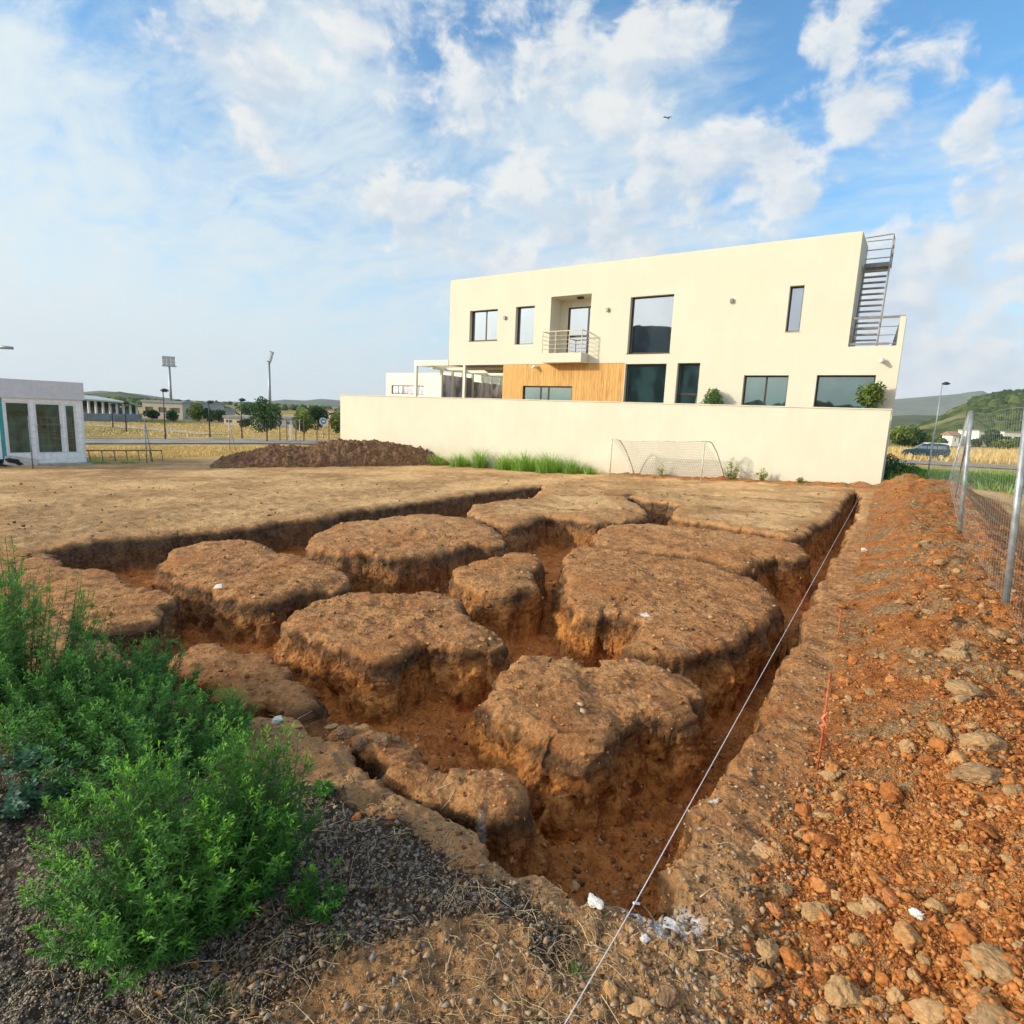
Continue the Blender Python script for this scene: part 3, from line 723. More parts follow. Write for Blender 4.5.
# open steel stair up to the roof, in the notch of the right corner
st = MB(); n_t = 13
for i in range(n_t):
    z = 4.98 + i * .205; y = .35 + i * .05
    st.box(-1.52, -.82, y, y + .16, z, z + .045)
st.box(-1.55, -.80, 1.0, 1.7, 7.60, 7.74)
stair = st.build('stair', M_STEEL, house)
mb = MB()
for x in (-1.53, -.77): mb.tube([(x, .33, 4.75), (x, 1.02, 7.66)], .030, 6)
mb.build('stringer', M_STEEL, stair)
mb = MB()
for x in (-.77,):
    mb.tube([(x, 1.02, 7.66), (x, 1.02, 8.66)], .022, 6)
    mb.tube([(x, 1.68, 8.66), (x, 1.68, 7.66)], .020, 6)
for z in (8.05, 8.35, 8.66): mb.tube([(-1.62, 1.68, z), (-.77, 1.68, z)], .016, 6); mb.tube([(-.77, 1.02, z), (-.77, 1.68, z)], .014, 6)
mb.tube([(-1.61, 1.02, 8.62), (-.77, 1.02, 8.66)], .018, 6)
mb.build('handrail', M_STEEL, stair)
mb = MB()
mb.box(-1.60, -.02, .06, .12, 5.68, 5.75)
for z in (4.84, 5.12, 5.40): mb.tube([(-1.60, .09, z), (-.17, .09, z)], .013, 6)
mb.box(-1.58, -.40, .05, .13, 4.80, 4.87)
mb.build('terrace_railing', M_STEEL, house)
# pergola on the left of the house
mb = MB()
mb.box(-22.72, -20.24, -.02, .14, 4.30, 4.58); mb.box(-22.72, -22.56, -.015, .135, -1.2, 4.298); mb.box(-19.24, -19.10, .02, .16, -1.2, 4.29)
mb.box(-22.72, -22.56, .142, 8, 4.32, 4.56)
for i in range(9):
    y = .9 + i * .92; mb.box(-21.63, -21.50, y, y + .13, -1.2, 4.14)
mb.box(-21.64, -21.49, .142, 8.6, 4.141, 4.30)
for i in range(4): mb.box(-21.47, -16.66, 1.2 + i * 1.9, 1.3 + i * 1.9, 4.15, 4.29)
perg = mb.build('pergola', M_ANNEX, house)
mb = MB()
for i in range(8):
    y = 1.04 + i * .92; mb.box(-21.58, -21.56, y, y + .78, -1, 3.9 if i < 3 else 3.7)
mb.build('glass_screen', M_GLASSM, perg)
# low white building behind
ac = CORNER + V * 10.0 + U * 34.6
annex = empty('annex_building', (ac[0], ac[1], 0), RZ); tag(annex, 'low white flat-roofed building with a strip window, left behind the pergola', 'building')
mb = MB(); panel(mb, 0, 9.5, -1.5, 4.66, 0, .25, [(.6, 4.1, 3.05, 3.72)]); mb.box(0, .25, .252, 8, -1.5, 4.66); mb.box(.252, 9.5, .252, 8, 4.2, 4.5); mb.box(9.25, 9.5, .252, 8, -1.5, 4.2); mb.box(0, 9.5, 8.002, 8.2, -1.5, 4.66)
mb.build('wall', M_ANNEX, annex)
window(.6, 4.1, 3.05, 3.72, .1, M_GLASSM, (.2, .33, .82), (), .05, annex)
# boundary wall
wc = CORNER
bw = MB()
bw.box(-27.8, 0, 0, .20, -2.0, 2.56)
for s in (9.3, 18.55):
    pass
wallo = bw.build('boundary_wall', M_WALL); wallo.location = (wc[0], wc[1], 0); wallo.rotation_euler.z = RZ
tag(wallo, 'long rendered cream boundary wall in front of the house', 'wall')
mb = MB(); mb.box(-27.83, .03, -.03, .23, 2.562, 2.60); mb.build('coping', M_WALL, wallo)
mb = MB(); mb.box(-27.8, -27.6, .202, 14, -2, 2.55); mb.build('return_wall', M_WALL, wallo)

# ------------------------------------------------------------------ football goal against the wall
def colwall(px, dist):
    d = cray(px, 470)[:2]; t = ((CORNER - V * dist) @ V) / (d @ V); return (*(d * t), 0.0)
gr0 = colwall(702, 1.5); gl0 = colwall(610, 1.5)
gl = Vector(gl0); gr = Vector(gr0)
gl.z = gz(gl.x, gl.y); gr.z = gz(gr.x, gr.y)
goal = empty('football_goal', gl); tag(goal, 'small goal of thin grey tube with a sagging white net by the wall', 'goal')
gh = 1.52
def gp_(p): return Vector(p) - gl
tl = gl + Vector((0, 0, gh)); tr = gr + Vector((0, 0, gh))
M_GOAL = simple('goal_tube', (.60, .58, .50), .5, .2, .15)
for a, b in ((gl, tl), (gr, tr)):
    mb = MB(); mb.tube([gp_(a - Vector((0, 0, .05))), gp_(b)], .026, 8); mb.build('post', M_GOAL, goal, True)
sag = [tl.lerp(tr, t) - Vector((0, 0, .10 * math.sin(math.pi * min(1, t * 1.1)) * (.6 + .4 * math.sin(t * 9)))) for t in np.linspace(0, 1, 14)]
mb = MB(); mb.tube([gp_(p) for p in sag], .016, 6); mb.build('crossbar', M_GOAL, goal, True)
bk_ = Vector(colwall(726, .12)) - gr; back = Vector((bk_.x, bk_.y, 0))
for a, b in ((gl, tl), (gr, tr)):
    pts = [b, b + back * .20 - Vector((0, 0, .01)), b + back * .30 - Vector((0, 0, .05)), b + back * .55 - Vector((0, 0, .42)), b + back * .82 - Vector((0, 0, 1.02)), Vector((a.x, a.y, gz(*(Vector((a.x, a.y)) + Vector((back.x, back.y)) * .96)) )) + back * .96]
    mb = MB(); mb.tube([gp_(p) for p in pts], .022, 8); mb.build('back_support', M_GOAL, goal, True)
mb = MB(); rng = random.Random(5)
def netp(t, k):
    i = t * 13; i0 = min(12, int(i)); top = sag[i0].lerp(sag[i0 + 1], i - i0); bot = gl.lerp(gr, t) + Vector((0, 0, .12)) + back * .85
    base = top.lerp(bot, k); return gp_(base + back * .12 * math.sin(math.pi * k) + Vector((0, 0, .02 * math.sin(t * 40 + k * 9))))
for i in range(41):
    mb.tube([netp(i / 40, k) for k in np.linspace(0, 1, 8)], .0050, 3, cap=False)
for j in range(1, 15):
    mb.tube([netp(t, j / 14) for t in np.linspace(0, 1, 20)], .0050, 3, cap=False)
mb.build('net', simple('net_cord', (.42, .41, .38), .8), goal)

# ------------------------------------------------------------------ string line, stakes
a = hit(560, 1035) + Vector((0, 0, .012)); b = Vector(at(635, 903, .035)); b.z = max(b.z, gz(b.x, b.y) + .01); c_ = Vector(at(861, 494, .13))
mb = MB(); mb.tube([a, b], .0019, 5); mb.tube([b, b.lerp(c_, .25) - Vector((0, 0, .01)), b.lerp(c_, .5) - Vector((0, 0, .006)), b.lerp(c_, .75) - Vector((0, 0, .01)), c_], .0021, 5)
b_ = Vector(b); mb.tube([b_ + Vector((-.006, 0, 0)), b_ + Vector((.02, .01, -.012))], .005, 5)
o = mb.build('string_line', M_ROPE); tag(o, 'white mason string stretched over the trench corner and along its right side', 'string')
stakes = [(817, 770, .56, 'taller orange rebar stake with flagging tape, nearest the camera on the trench bank', .006),
          (837, 640, .27, 'short orange stake between the tall stake and the farthest one', .006),
          (867, 554, .34, 'thin rusty stake farthest along the trench bank', .006)]
for px, py, h_, lb, rr in stakes:
    p = hit(px, py); st_ = empty('stake', p); tag(st_, lb, 'stake', 'marker stakes beside the trench')
    mb = MB(); mb.tube([(0, 0, -.08), (.004, 0, h_ * .5), (.0, .004, h_)], rr, 7)
    mb.build('rod', M_ORANGE, st_, True)
    mb = MB(); mb.tube([(0, 0, h_ * .97), (0, 0, h_ + .012)], rr * 1.35, 7); mb.build('tip', M_ORANGE, st_, True)
    if px == 817:
        mb = MB(); mb.tube([(.012, 0, h_ * .40), (-.006, .012, h_ * .46), (.008, -.012, h_ * .50), (-.01, 0, h_ * .55), (.012, .002, h_ * .62)], .009, 5)
        tp_ = mb.build('flagging_tape', simple('orange_tape', (.78, .20, .09), .6), st_)
        mb = MB(); mb.quad((.01, 0, h_ * .40), (.035, .01, h_ * .36), (.03, .012, h_ * .27), (.012, .002, h_ * .30)); mb.build('tape_tail', bpy.data.materials['orange_tape'], tp_)

# ------------------------------------------------------------------ wire fence on the right
fence = empty('wire_fence', (at(1003, 615, .2)[0], at(1003, 615, .2)[1], 0)); tag(fence, 'galvanised mesh fence leaning along the top of the orange spoil bank', 'fence')
fo = Vector(fence.location)
lean = Vector((-.055, 0.0, 0))
bases = []
for v_, u_ in ((-.2, -1.52), (5.0, -1.47), (9.9, -1.29), (17.4, -1.28), (23.2, -.85)):
    q = O + V * v_ + U * u_; bases.append(Vector((q[0], q[1], gz(*q))))
# posts: foot and head
def post(foot, head, r=.026, name='post', cap=True):
    mb = MB(); mb.tube([foot - fo - (head - foot).normalized() * .3, head - fo], r, 10)
    if cap: mb.tube([head - fo, head - fo + Vector((0, 0, .02))], r * 1.2, 10, r * .6)
    return mb.build(name, M_GALV, fence, True)
heads = [b + Vector((0, 0, 1.92)) + (lean * 2.4 if i < 3 else (Vector((.22, 0, 0)) if i == 3 else lean)) for i, b in enumerate(bases)]
for i, (b, h_) in enumerate(zip(bases, heads)): post(b, h_, .030 if i < 3 else .024)
bq = Vector(at(952.5, 514, .05)); bq.z = gz(bq.x, bq.y); post(bq, bases[2].lerp(heads[2], .95), .018, 'brace', False)
M_WIRE = simple('wire', (.34, .37, .37), .5, .3, .1)
for i in range(len(bases) - 1):
    b0, b1, h0, h1 = bases[i], bases[i + 1], heads[i], heads[i + 1]
    L = (b1 - b0).length; mb = MB(); rw = (.0008, .0011, .0018, .0018)[i]
    for j in range(15):
        k = .03 + j * .068; k = min(k, .98)
        if rng.random() < .06: continue
        pts = []
        for t in np.linspace(0, 1, 7):
            p = b0.lerp(b1, t).lerp(h0.lerp(h1, t), k); p.z -= .035 * math.sin(math.pi * t) * (1 - abs(k - .5)) + .015 * math.sin(t * 11 + j)
            pts.append(p - fo)
        mb.tube(pts, rw * (1.6 if j in (0, 7, 14) else 1), 4, cap=False)
    nv = int(L / (.16 if i < 2 else .3))
    for j in range(1, nv):
        t = j / nv; off = .01 * math.sin(j * 1.7)
        p0 = b0.lerp(b1, t); p1 = h0.lerp(h1, t); p0.z -= .03 * math.sin(math.pi * t)
        mb.tube([p0.lerp(p1, .03) - fo, p0.lerp(p1, .5) - fo + Vector((off, off, 0)), p0.lerp(p1, .98) - fo - Vector((0, 0, .03))], rw * .7, 3, cap=False)
    mb.build('mesh_panel', M_WIRE, fence)

# ------------------------------------------------------------------ rocks and clods
def rock_mesh(seed, sub=3, cuts=7, **k_):
    """angular broken clod: the hull of a few random points, roughened when large"""
    rg = np.random.RandomState(seed)
    bm = bmesh.new(); n = 8 if sub < 3 else 20
    sc3 = np.array([1, rg.uniform(.7, 1), rg.uniform(.65, 1)]) if sub < 3 else np.array([1, rg.uniform(.65, .95), rg.uniform(.5, .85)])
    for _ in range(n):
        d = rg.normal(size=3); d /= np.linalg.norm(d); bm.verts.new(d * rg.uniform(.78, 1.05) * sc3)
    r = bmesh.ops.convex_hull(bm, input=bm.verts[:])
    bmesh.ops.delete(bm, geom=[g_ for g_ in r['geom_interior'] if isinstance(g_, bmesh.types.BMVert)] , context='VERTS')
    if sub >= 3:
        bmesh.ops.bevel(bm, geom=bm.edges[:], offset=.09, segments=1, affect='EDGES')
        bmesh.ops.triangulate(bm, faces=bm.faces[:])
        for _ in range(3): bmesh.ops.subdivide_edges(bm, edges=[e for e in bm.edges if e.calc_length() > .11], cuts=1, use_grid_fill=True); bmesh.ops.triangulate(bm, faces=[f for f in bm.faces if len(f.verts) > 3])
        P = np.array([v.co for v in bm.verts]); nr = P / np.linalg.norm(P, axis=1, keepdims=True)
        P = P + nr * (.16 * perlin(P + seed, 2.2, seed) + .11 * perlin(P + seed, 5.5, seed + 1) + .06 * perlin(P + seed, 13, seed + 2))[:, None]
        P *= np.minimum(1, 1.22 / np.linalg.norm(P, axis=1, keepdims=True))
        for v, c in zip(bm.verts, P): v.co = c
    else: bmesh.ops.triangulate(bm, faces=bm.faces[:])
    bmesh.ops.recalc_face_normals(bm, faces=bm.faces[:])
    me = bpy.data.meshes.new('rock'); bm.to_mesh(me); bm.free()
    return me
def rock_mat(name, c0, c1, c2):
    m_, N, bs = mat_new(name)
    tc = N.new('ShaderNodeTexCoord').outputs['Object']
    oi = N.new('ShaderNodeObjectInfo').outputs['Random']
    P = N.vmath('ADD', tc, N.comb(N.math('MULTIPLY', oi, 50), 0, 0))
    n = N.noise(P, 1.6, 7, .65); n2 = N.noise(P, 6, 6, .7)
    c = N.mix(N.ramp(n, .38, .62), c0, c1); c = N.mix(N.ramp(n2, .52, .68, 0, .7), c, c2)
    c = N.mix(N.math('MULTIPLY', oi, .25), c, c2)
    N.put(bs.inputs['Base Color'], c); bs.inputs['Roughness'].default_value = .95; bs.inputs['Specular IOR Level'].default_value = .12
    N.put(bs.inputs['Normal'], N.bump(N.math('ADD', n2, N.math('MULTIPLY', N.noise(P, 22, 4, .7), .4)), 1.0, .0016))
    return m_
RM = {'o': rock_mat('ochre_clod', (.34, .18, .075), (.50, .30, .14), (.58, .40, .21)),
      'r': rock_mat('red_clod', (.30, .095, .030), (.47, .18, .06), (.55, .28, .12)),
      'g': rock_mat('dusty_grey_clod', (.24, .14, .065), (.38, .24, .115), (.48, .33, .17)),
      'w': rock_mat('whitish_stone', (.55, .52, .47), (.70, .68, .62), (.80, .78, .74)),
      'b': rock_mat('brown_clod', (.13, .075, .042), (.24, .145, .08), (.33, .22, .13))}
protos = {k: [rock_mesh(100 + i * 7, 3) for i in range(7)] for k in RM}
for k, l in protos.items():
    for me in l: me.materials.append(RM[k])
slab = [rock_mesh(300 + i, 3, cuts=10) for i in range(3)]
listed = [  # px, py, width px, kind, flatness, label or None
 (842,990,46,'g',.85,'big rounded dusty clod at the bottom edge of the spoil, right of the white powder'),(767,945,38,'g',.6,'tan clod just right of the white powder'),(755,980,24,'g',.9,None),
 (762,846,30,'o',.35,'flat pinkish slab on the trench bank at the edge of the red crumbs'),(764,866,13,'r',.9,None),(775,906,28,'r',.6,None),(745,885,14,'g',.7,None),(786,887,22,'g',.7,None),
 (815,908,36,'g',.7,None),(860,908,24,'g',.7,None),(836,893,14,'o',.8,None),(892,895,26,'r',.6,None),(821,940,24,'r',.5,None),(841,949,18,'o',.9,None),(858,938,22,'g',.8,None),
 (821,964,18,'r',.7,None),(802,981,16,'r',.9,None),(824,1009,24,'o',.5,None),(906,930,16,'o',.7,None),(917,912,19,'w',.85,'pale cube-like clod with a dark shadow side on the orange crumbs'),(695,954,21,'g',.6,None),(715,994,16,'g',.8,None),
 (667,994,26,'b',.8,None),(675,954,15,'g',.8,None),(612,986,24,'o',.55,None),(599,1009,21,'o',.7,'tan stone beside the lower end of the white string'),(640,1003,30,'o',.5,None),(645,936,14,'w',.6,None),
 (595,899,23,'w',.7,'white stone at the near corner of the trench'),(595,929,17,'b',.8,None),(575,884,15,'o',.7,None),(497,940,7,'g',.8,None),(923,956,24,'g',.7,None),(878,1000,18,'g',1.3,None),
 (995,957,46,'g',.7,'large lumpy ochre clod near the bottom right corner'),(977,968,26,'g',.8,None),(1002,1012,80,'o',.35,'wide flat slab of clay cut by the bottom right corner'),(930,1005,50,'o',.3,None),(984,905,18,'o',1.2,None),
 (983,738,52,'g',.6,'largest pale clod on the bank below the nearest fence post'),(979,763,56,'g',.35,'long flat slab just under the largest pale clod'),(940,727,26,'g',.7,None),(908,745,24,'g',1.1,None),(967,682,52,'g',.35,None),
 (960,696,28,'g',.4,None),(832,771,24,'g',.7,None),(953,649,32,'g',.6,None),(918,651,17,'g',.9,None),(1015,787,30,'g',.4,None),(1020,672,22,'g',.7,None),(959,643,26,'g',.7,None),
 (997,631,22,'g',.8,None),(864,549,8,'w',.7,'small white stone on the far part of the bank'),(995,582,24,'b',.6,None),(1012,638,18,'o',.6,None),(959,553,16,'b',.6,None),(350,776,11,'o',.6,None),(336,785,13,'g',.4,None),
 (357,815,14,'r',.6,None),(392,816,12,'r',.7,None),(277,718,15,'w',.7,'whitish lump on the trench edge behind the big weed'),(297,725,13,'o',.5,None),(345,729,22,'b',.7,None),(361,742,22,'b',.8,None),(381,737,22,'b',.8,None),
 (363,726,15,'o',.6,None),(330,724,16,'o',.4,None),(396,737,14,'b',.7,None),(322,790,8,'w',1.0,'tiny white chip beside the big weed'),(880,830,14,'o',.6,None),(905,720,12,'o',.7,None),(870,690,14,'g',.6,None),
 (885,655,14,'g',.6,None),(930,610,16,'g',.5,None),(900,600,12,'o',.6,None),(970,600,18,'b',.6,None),(985,610,15,'b',.7,None),(855,720,12,'g',.7,None),(848,700,10,'g',.7,None),(843,655,12,'g',.7,None),
 (862,640,10,'b',.7,None),(870,630,9,'g',.7,None),(940,560,14,'g',.5,None),(925,540,12,'g',.5,None),(975,575,15,'b',.6,None),(945,585,12,'o',.6,None),(436,588,9,'o',.6,None),(447,590,8,'b',.7,None),(467,597,9,'b',.8,None),(482,638,8,'o',.7,None)]
kindname = {'o': ('ochre clod of earth lying loose among the orange crumbs', 'loose ochre clods'), 'r': ('rusty red clod of clay lying loose', 'loose red clods'),
            'g': ('dusty tan clod lying loose on the spoil bank', 'loose dusty clods'), 'w': ('small whitish stone lying loose', 'loose whitish stones'),
            'b': ('dark brown clod lying loose by the diggings', 'loose brown clods')}
rgr = random.Random(3)
LAND = [((842, 990), 'the big rounded clod at the bottom edge'), ((762, 846), 'the flat pinkish slab'), ((917, 912), 'the pale cube-like clod'), ((595, 899), 'the white corner stone'),
        ((995, 957), 'the large lumpy clod at bottom right'), ((983, 738), 'the largest pale clod'), ((817, 770), 'the foot of the tall orange stake'), ((837, 640), 'the short orange stake'),
        ((1003, 615), 'the nearest fence post'), ((957, 540), 'the second fence post'), ((322, 790), 'the tiny white chip'), ((345, 729), 'the left end of the narrow earth ridge'), ((475, 592), 'the smallest block of earth'), ((668, 915), 'the white powder'), ((599, 1009), 'the lower end of the string')]
ORDN = ['nearest', 'second nearest', 'third nearest', 'fourth nearest', 'fifth nearest', 'sixth nearest', 'seventh nearest', 'eighth nearest']
def place_labels(items, nouns):
    """items: (px, py, kind, label or None) -> a phrase for each, from the closest landmark and its direction"""
    grp = {}
    for i, (px, py, k, lb) in enumerate(items):
        if lb: continue
        d = [math.hypot(px - a, py - b) for (a, b), _ in LAND]; j = int(np.argmin(d)); (a, b), nm = LAND[j]
        side = ('right of' if px > a else 'left of') if abs(px - a) > abs(py - b) else ('below' if py > b else 'above')
        grp.setdefault((k, j, side), []).append((d[j], i))
    out = [lb for *_, lb in items]
    for (k, j, side), l in grp.items():
        l.sort()
        for q_, (_, i) in enumerate(l):
            out[i] = (nouns[k] if len(l) == 1 else ORDN[q_] + ' ' + nouns[k]) + ' ' + side + ' ' + LAND[j][1]
    return out
rock_labels = place_labels([(a, b, k, l) for a, b, w_, k, f_, l in listed], {'o': 'loose ochre clod', 'r': 'loose rusty red clod', 'g': 'loose dusty tan clod', 'w': 'small whitish stone', 'b': 'loose brown clod'})
for i, (px, py, wpx, k, fl, lb) in enumerate(listed):
    p = hit(px, py + wpx * .22); dd = depth_of(p); r = wpx / F * dd * .54
    me = rgr.choice(protos[k]) if lb is None or 'slab' not in lb else slab[i % 3]
    if 'slab' in (lb or ''):
        me = me.copy(); me.materials.clear(); me.materials.append(RM[k])
    o = link('rock' if k == 'w' else 'clod', me); o.location = p + Vector((0, 0, r * min(fl, .8) * .22)); o.scale = (r, r * rgr.uniform(.8, 1.1), r * fl * 1.15)
    o.rotation_euler = (rgr.uniform(-.25, .25), rgr.uniform(-.25, .25), rgr.uniform(0, 6.28) if fl > .5 else rgr.uniform(-.5, .5))
    tag(o, rock_labels[i], 'stone' if k == 'w' else 'clod', kindname[k][1])

def scatter(name, pts, sizes, mat, seed=0, sub=1, variants=10, flat=.9, kind='stuff', label=None, cat=None, sink=.15):
    """many crumbs in one object"""
    rg = np.random.RandomState(seed); vs = []; fs = []; tone = []; nb = 0
    base = []
    for k in range(variants):
        me = rock_mesh(900 + seed * 31 + k, sub, cuts=6)
        P = np.array([v.co for v in me.vertices]); Fc = np.array([p.vertices[:] for p in me.polygons]); base.append((P, Fc)); bpy.data.meshes.remove(me)
    for p, s_ in zip(pts, sizes):
        P, Fc = base[rg.randint(variants)]
        a = rg.uniform(0, 6.28); t = rg.uniform(-.5, .5); ca, sa, ct, st2 = math.cos(a), math.sin(a), math.cos(t), math.sin(t)
        Rm = np.array([[ca, -sa, 0], [sa, ca, 0], [0, 0, 1]]) @ np.array([[1, 0, 0], [0, ct, -st2], [0, st2, ct]])
        q = (P * [1, 1, flat * rg.uniform(.8, 1.3)]) @ Rm.T * s_
        vs.append(q + p + [0, 0, s_ * flat * (.5 - sink)]); fs.append(Fc + nb); nb += len(P); tone.append(np.full(len(P), rg.uniform()))
    me = arr_mesh(name, np.concatenate(vs), np.concatenate(fs), dict(tone=np.concatenate(tone)))
    o = link(name, me, mat); tag(o, label, cat, kind=kind)
    return o
def tone_mat(name, ramp_cols, rough=.95):
    m_, N, bs = mat_new(name); t = N.attr('tone'); P = N.new('ShaderNodeNewGeometry').outputs['Position']
    cr = N.new('ShaderNodeValToRGB'); N.put(cr.inputs[0], t)
    el = cr.color_ramp.elements
    while len(el) < len(ramp_cols): el.new(.5)
    for i, (e, c) in enumerate(zip(el, ramp_cols)): e.position = i / (len(ramp_cols) - 1); e.color = (*c, 1)
    n = N.noise(P, 60, 4, .65)
    N.put(bs.inputs['Base Color'], N.mix(1.0, cr.outputs[0], N.mix(N.ramp(n, .3, .7), (.72, .72, .72), (1.15, 1.12, 1.08)), 'MULTIPLY'))
    bs.inputs['Roughness'].default_value = rough; bs.inputs['Specular IOR Level'].default_value = .12
    return m_
M_CRUMB = tone_mat('orange_crumbs', [(.19, .060, .018), (.34, .120, .034), (.44, .170, .048), (.50, .215, .070), (.46, .26, .11)])
M_PEB = tone_mat('grey_pebbles', [(.085, .078, .068), (.17, .155, .135), (.26, .235, .20), (.38, .34, .28), (.33, .23, .14)])
M_FINES = tone_mat('brown_pebbles', [(.10, .058, .032), (.20, .125, .07), (.33, .22, .13), (.44, .33, .21), (.26, .24, .22)])
rg = np.random.RandomState(8)
def sample_px(n, x0, x1, y0, y1, accept, pw=1.0):
    """points on the ground, spread evenly as the bank is seen from its foot"""
    out = []
    while len(out) < n:
        px = rg.uniform(x0, x1, 3000); py = y0 + (y1 - y0) * rg.uniform(0, 1, 3000) ** pw
        d = (RC @ np.stack([px - 512, -(py - 512), np.full(3000, -F)])).T
        t = -H / d[:, 2]; P = np.array([0, 0, H]) + d * t[:, None]
        for _ in range(6):
            zz = terrain(P[:, :2]); t = (zz - H) / d[:, 2]; P = np.array([0, 0, H]) + d * t[:, None]
        ok = accept(P[:, :2]) & (t > 0) & (np.hypot(P[:, 0], P[:, 1]) < 24)
        for p in P[ok]: out.append((p[0], p[1], gz(p[0], p[1])))
        if len(out) == 0: break
    return np.array(out[:n])
def acc_spoil(P):
    m_ = spoil(P)[1]; u, v = uv(P); w0 = .36 - .047 * v
    edge = sstep(-.12, .25, -u - w0)
    cl = .30 + .9 * sstep(-.15, .25, perlin(P, 1.1, 91))
    return (rg.uniform(0, 1, len(P)) < np.maximum(m_ * 1.4, edge * .8) * cl) & (-u > w0 - .2) & (-u < 2.1) & (v < 21)
# crumbs: sizes follow a heavy-tailed law
P = sample_px(60000, 560, 1120, 470, 1120, acc_spoil, .8)
sz = (.0026 + .0036 * rg.pareto(2.2, len(P)).clip(0, 3.6)) * (1 + .10 * np.hypot(P[:, 0], P[:, 1]))
scatter('spoil_crumbs', P, sz, M_CRUMB, 1, 1, 12)
P = sample_px(620, 560, 1120, 470, 1120, acc_spoil, .8)
scatter('spoil_lumps', P, (.016 + .016 * rg.pareto(2.5, len(P)).clip(0, 2.2)) * (1 + .07 * np.hypot(P[:, 0], P[:, 1])), tone_mat('lump_tones', [(.26, .095, .030), (.42, .165, .050), (.45, .20, .070), (.42, .25, .11), (.46, .30, .16)]), 2, 3, 8)
# stones along the foot of the bank and the near corner
def acc_toe(P):
    u, v = uv(P); w = -u
    return (rg.uniform(0, 1, len(P)) < np.exp(-((w - .36 + .047 * v) / .22) ** 2) * np.where(v < 3, 1, .5)) | ((v < -.12) & (u < .12 + .25 * rg.normal(size=len(P))) & (rg.uniform(0, 1, len(P)) < .9))
P = sample_px(5200, 540, 1060, 500, 1120, acc_toe, .8)
scatter('toe_pebbles', P, .0030 + .0045 * rg.pareto(2.2, len(P)).clip(0, 4.0), M_FINES, 3, 1, 12)
GPOLY = unp([(-400,700),(20,740),(110,745),(250,765),(345,792),(455,842),(540,885),(592,925),(590,985),(540,975),(500,930),(430,935),(360,975),(290,1010),(250,1100),(0,1500),(-800,1500)])
def acc_grav(P):
    d, _ = poly_sd(P, GPOLY); n_ = perlin(P, 4, 77)
    return rg.uniform(0, 1, len(P)) < sstep(-.10, .20, d + n_ * .3) * (.25 + .75 * sstep(-.15, .1, perlin(P, 7, 78))) * (.6 + .4 * sstep(.75, 1.35, uv(P)[0]))
P = sample_px(16000, -60, 620, 720, 1120, acc_grav, .8)
scatter('gravel', P, rg.uniform(.0026, .0068, len(P)) * (1 + (rg.uniform(size=len(P)) < .04) * 1.2), M_PEB, 4, 1, 10)
def acc_bank(P):
    s_, _, ix = solid_sd(P); u, v = uv(P)
    return (s_ > .03) & (ix < 0) & (rg.uniform(0, 1, len(P)) < .9) & (u > -.5)
P = sample_px(9500, 230, 860, 560, 1120, acc_bank, .9)
P0_ = P
scatter('bank_pebbles', P, .0035 + .006 * rg.pareto(2.6, len(P)).clip(0, 3), M_FINES, 5, 1, 10)
def acc_pit(P):
    s_, _, ix = solid_sd(P)
    return (s_ < -.02) | ((ix >= 0) & (rg.uniform(0, 1, len(P)) < .35))
P = sample_px(5200, 20, 880, 495, 900, acc_pit, 1.0)
P[:, 2] = [gz(x, y) for x, y in P[:, :2]]
scatter('fallen_crumbs', P, (.005 + .007 * rg.pareto(2.3, len(P)).clip(0, 3)) * (1 + .05 * np.hypot(P[:, 0], P[:, 1])), M_CRUMB if False else tone_mat('pit_crumbs', [(.16, .07, .03), (.32, .15, .06), (.48, .22, .08), (.50, .36, .22)]), 6, 1, 10)

def acc_field(P):
    s_, _, ix = solid_sd(P); u, v = uv(P)
    return (s_ > .02) & (u > .2) & (v > 1.5) & (rg.uniform(0, 1, len(P)) < .4 + .6 * sstep(0, .2, perlin(P, .6, 44)))
P = sample_px(2200, 0, 860, 462, 640, acc_field, 1.3)
scatter('field_crumbs', P, (.006 + .008 * rg.pareto(2.3, len(P)).clip(0, 3)) * (1 + .04 * np.hypot(P[:, 0], P[:, 1])), tone_mat('field_crumb_tones', [(.14, .075, .035), (.24, .135, .062), (.36, .22, .11), (.48, .33, .18)]), 7, 1, 10)
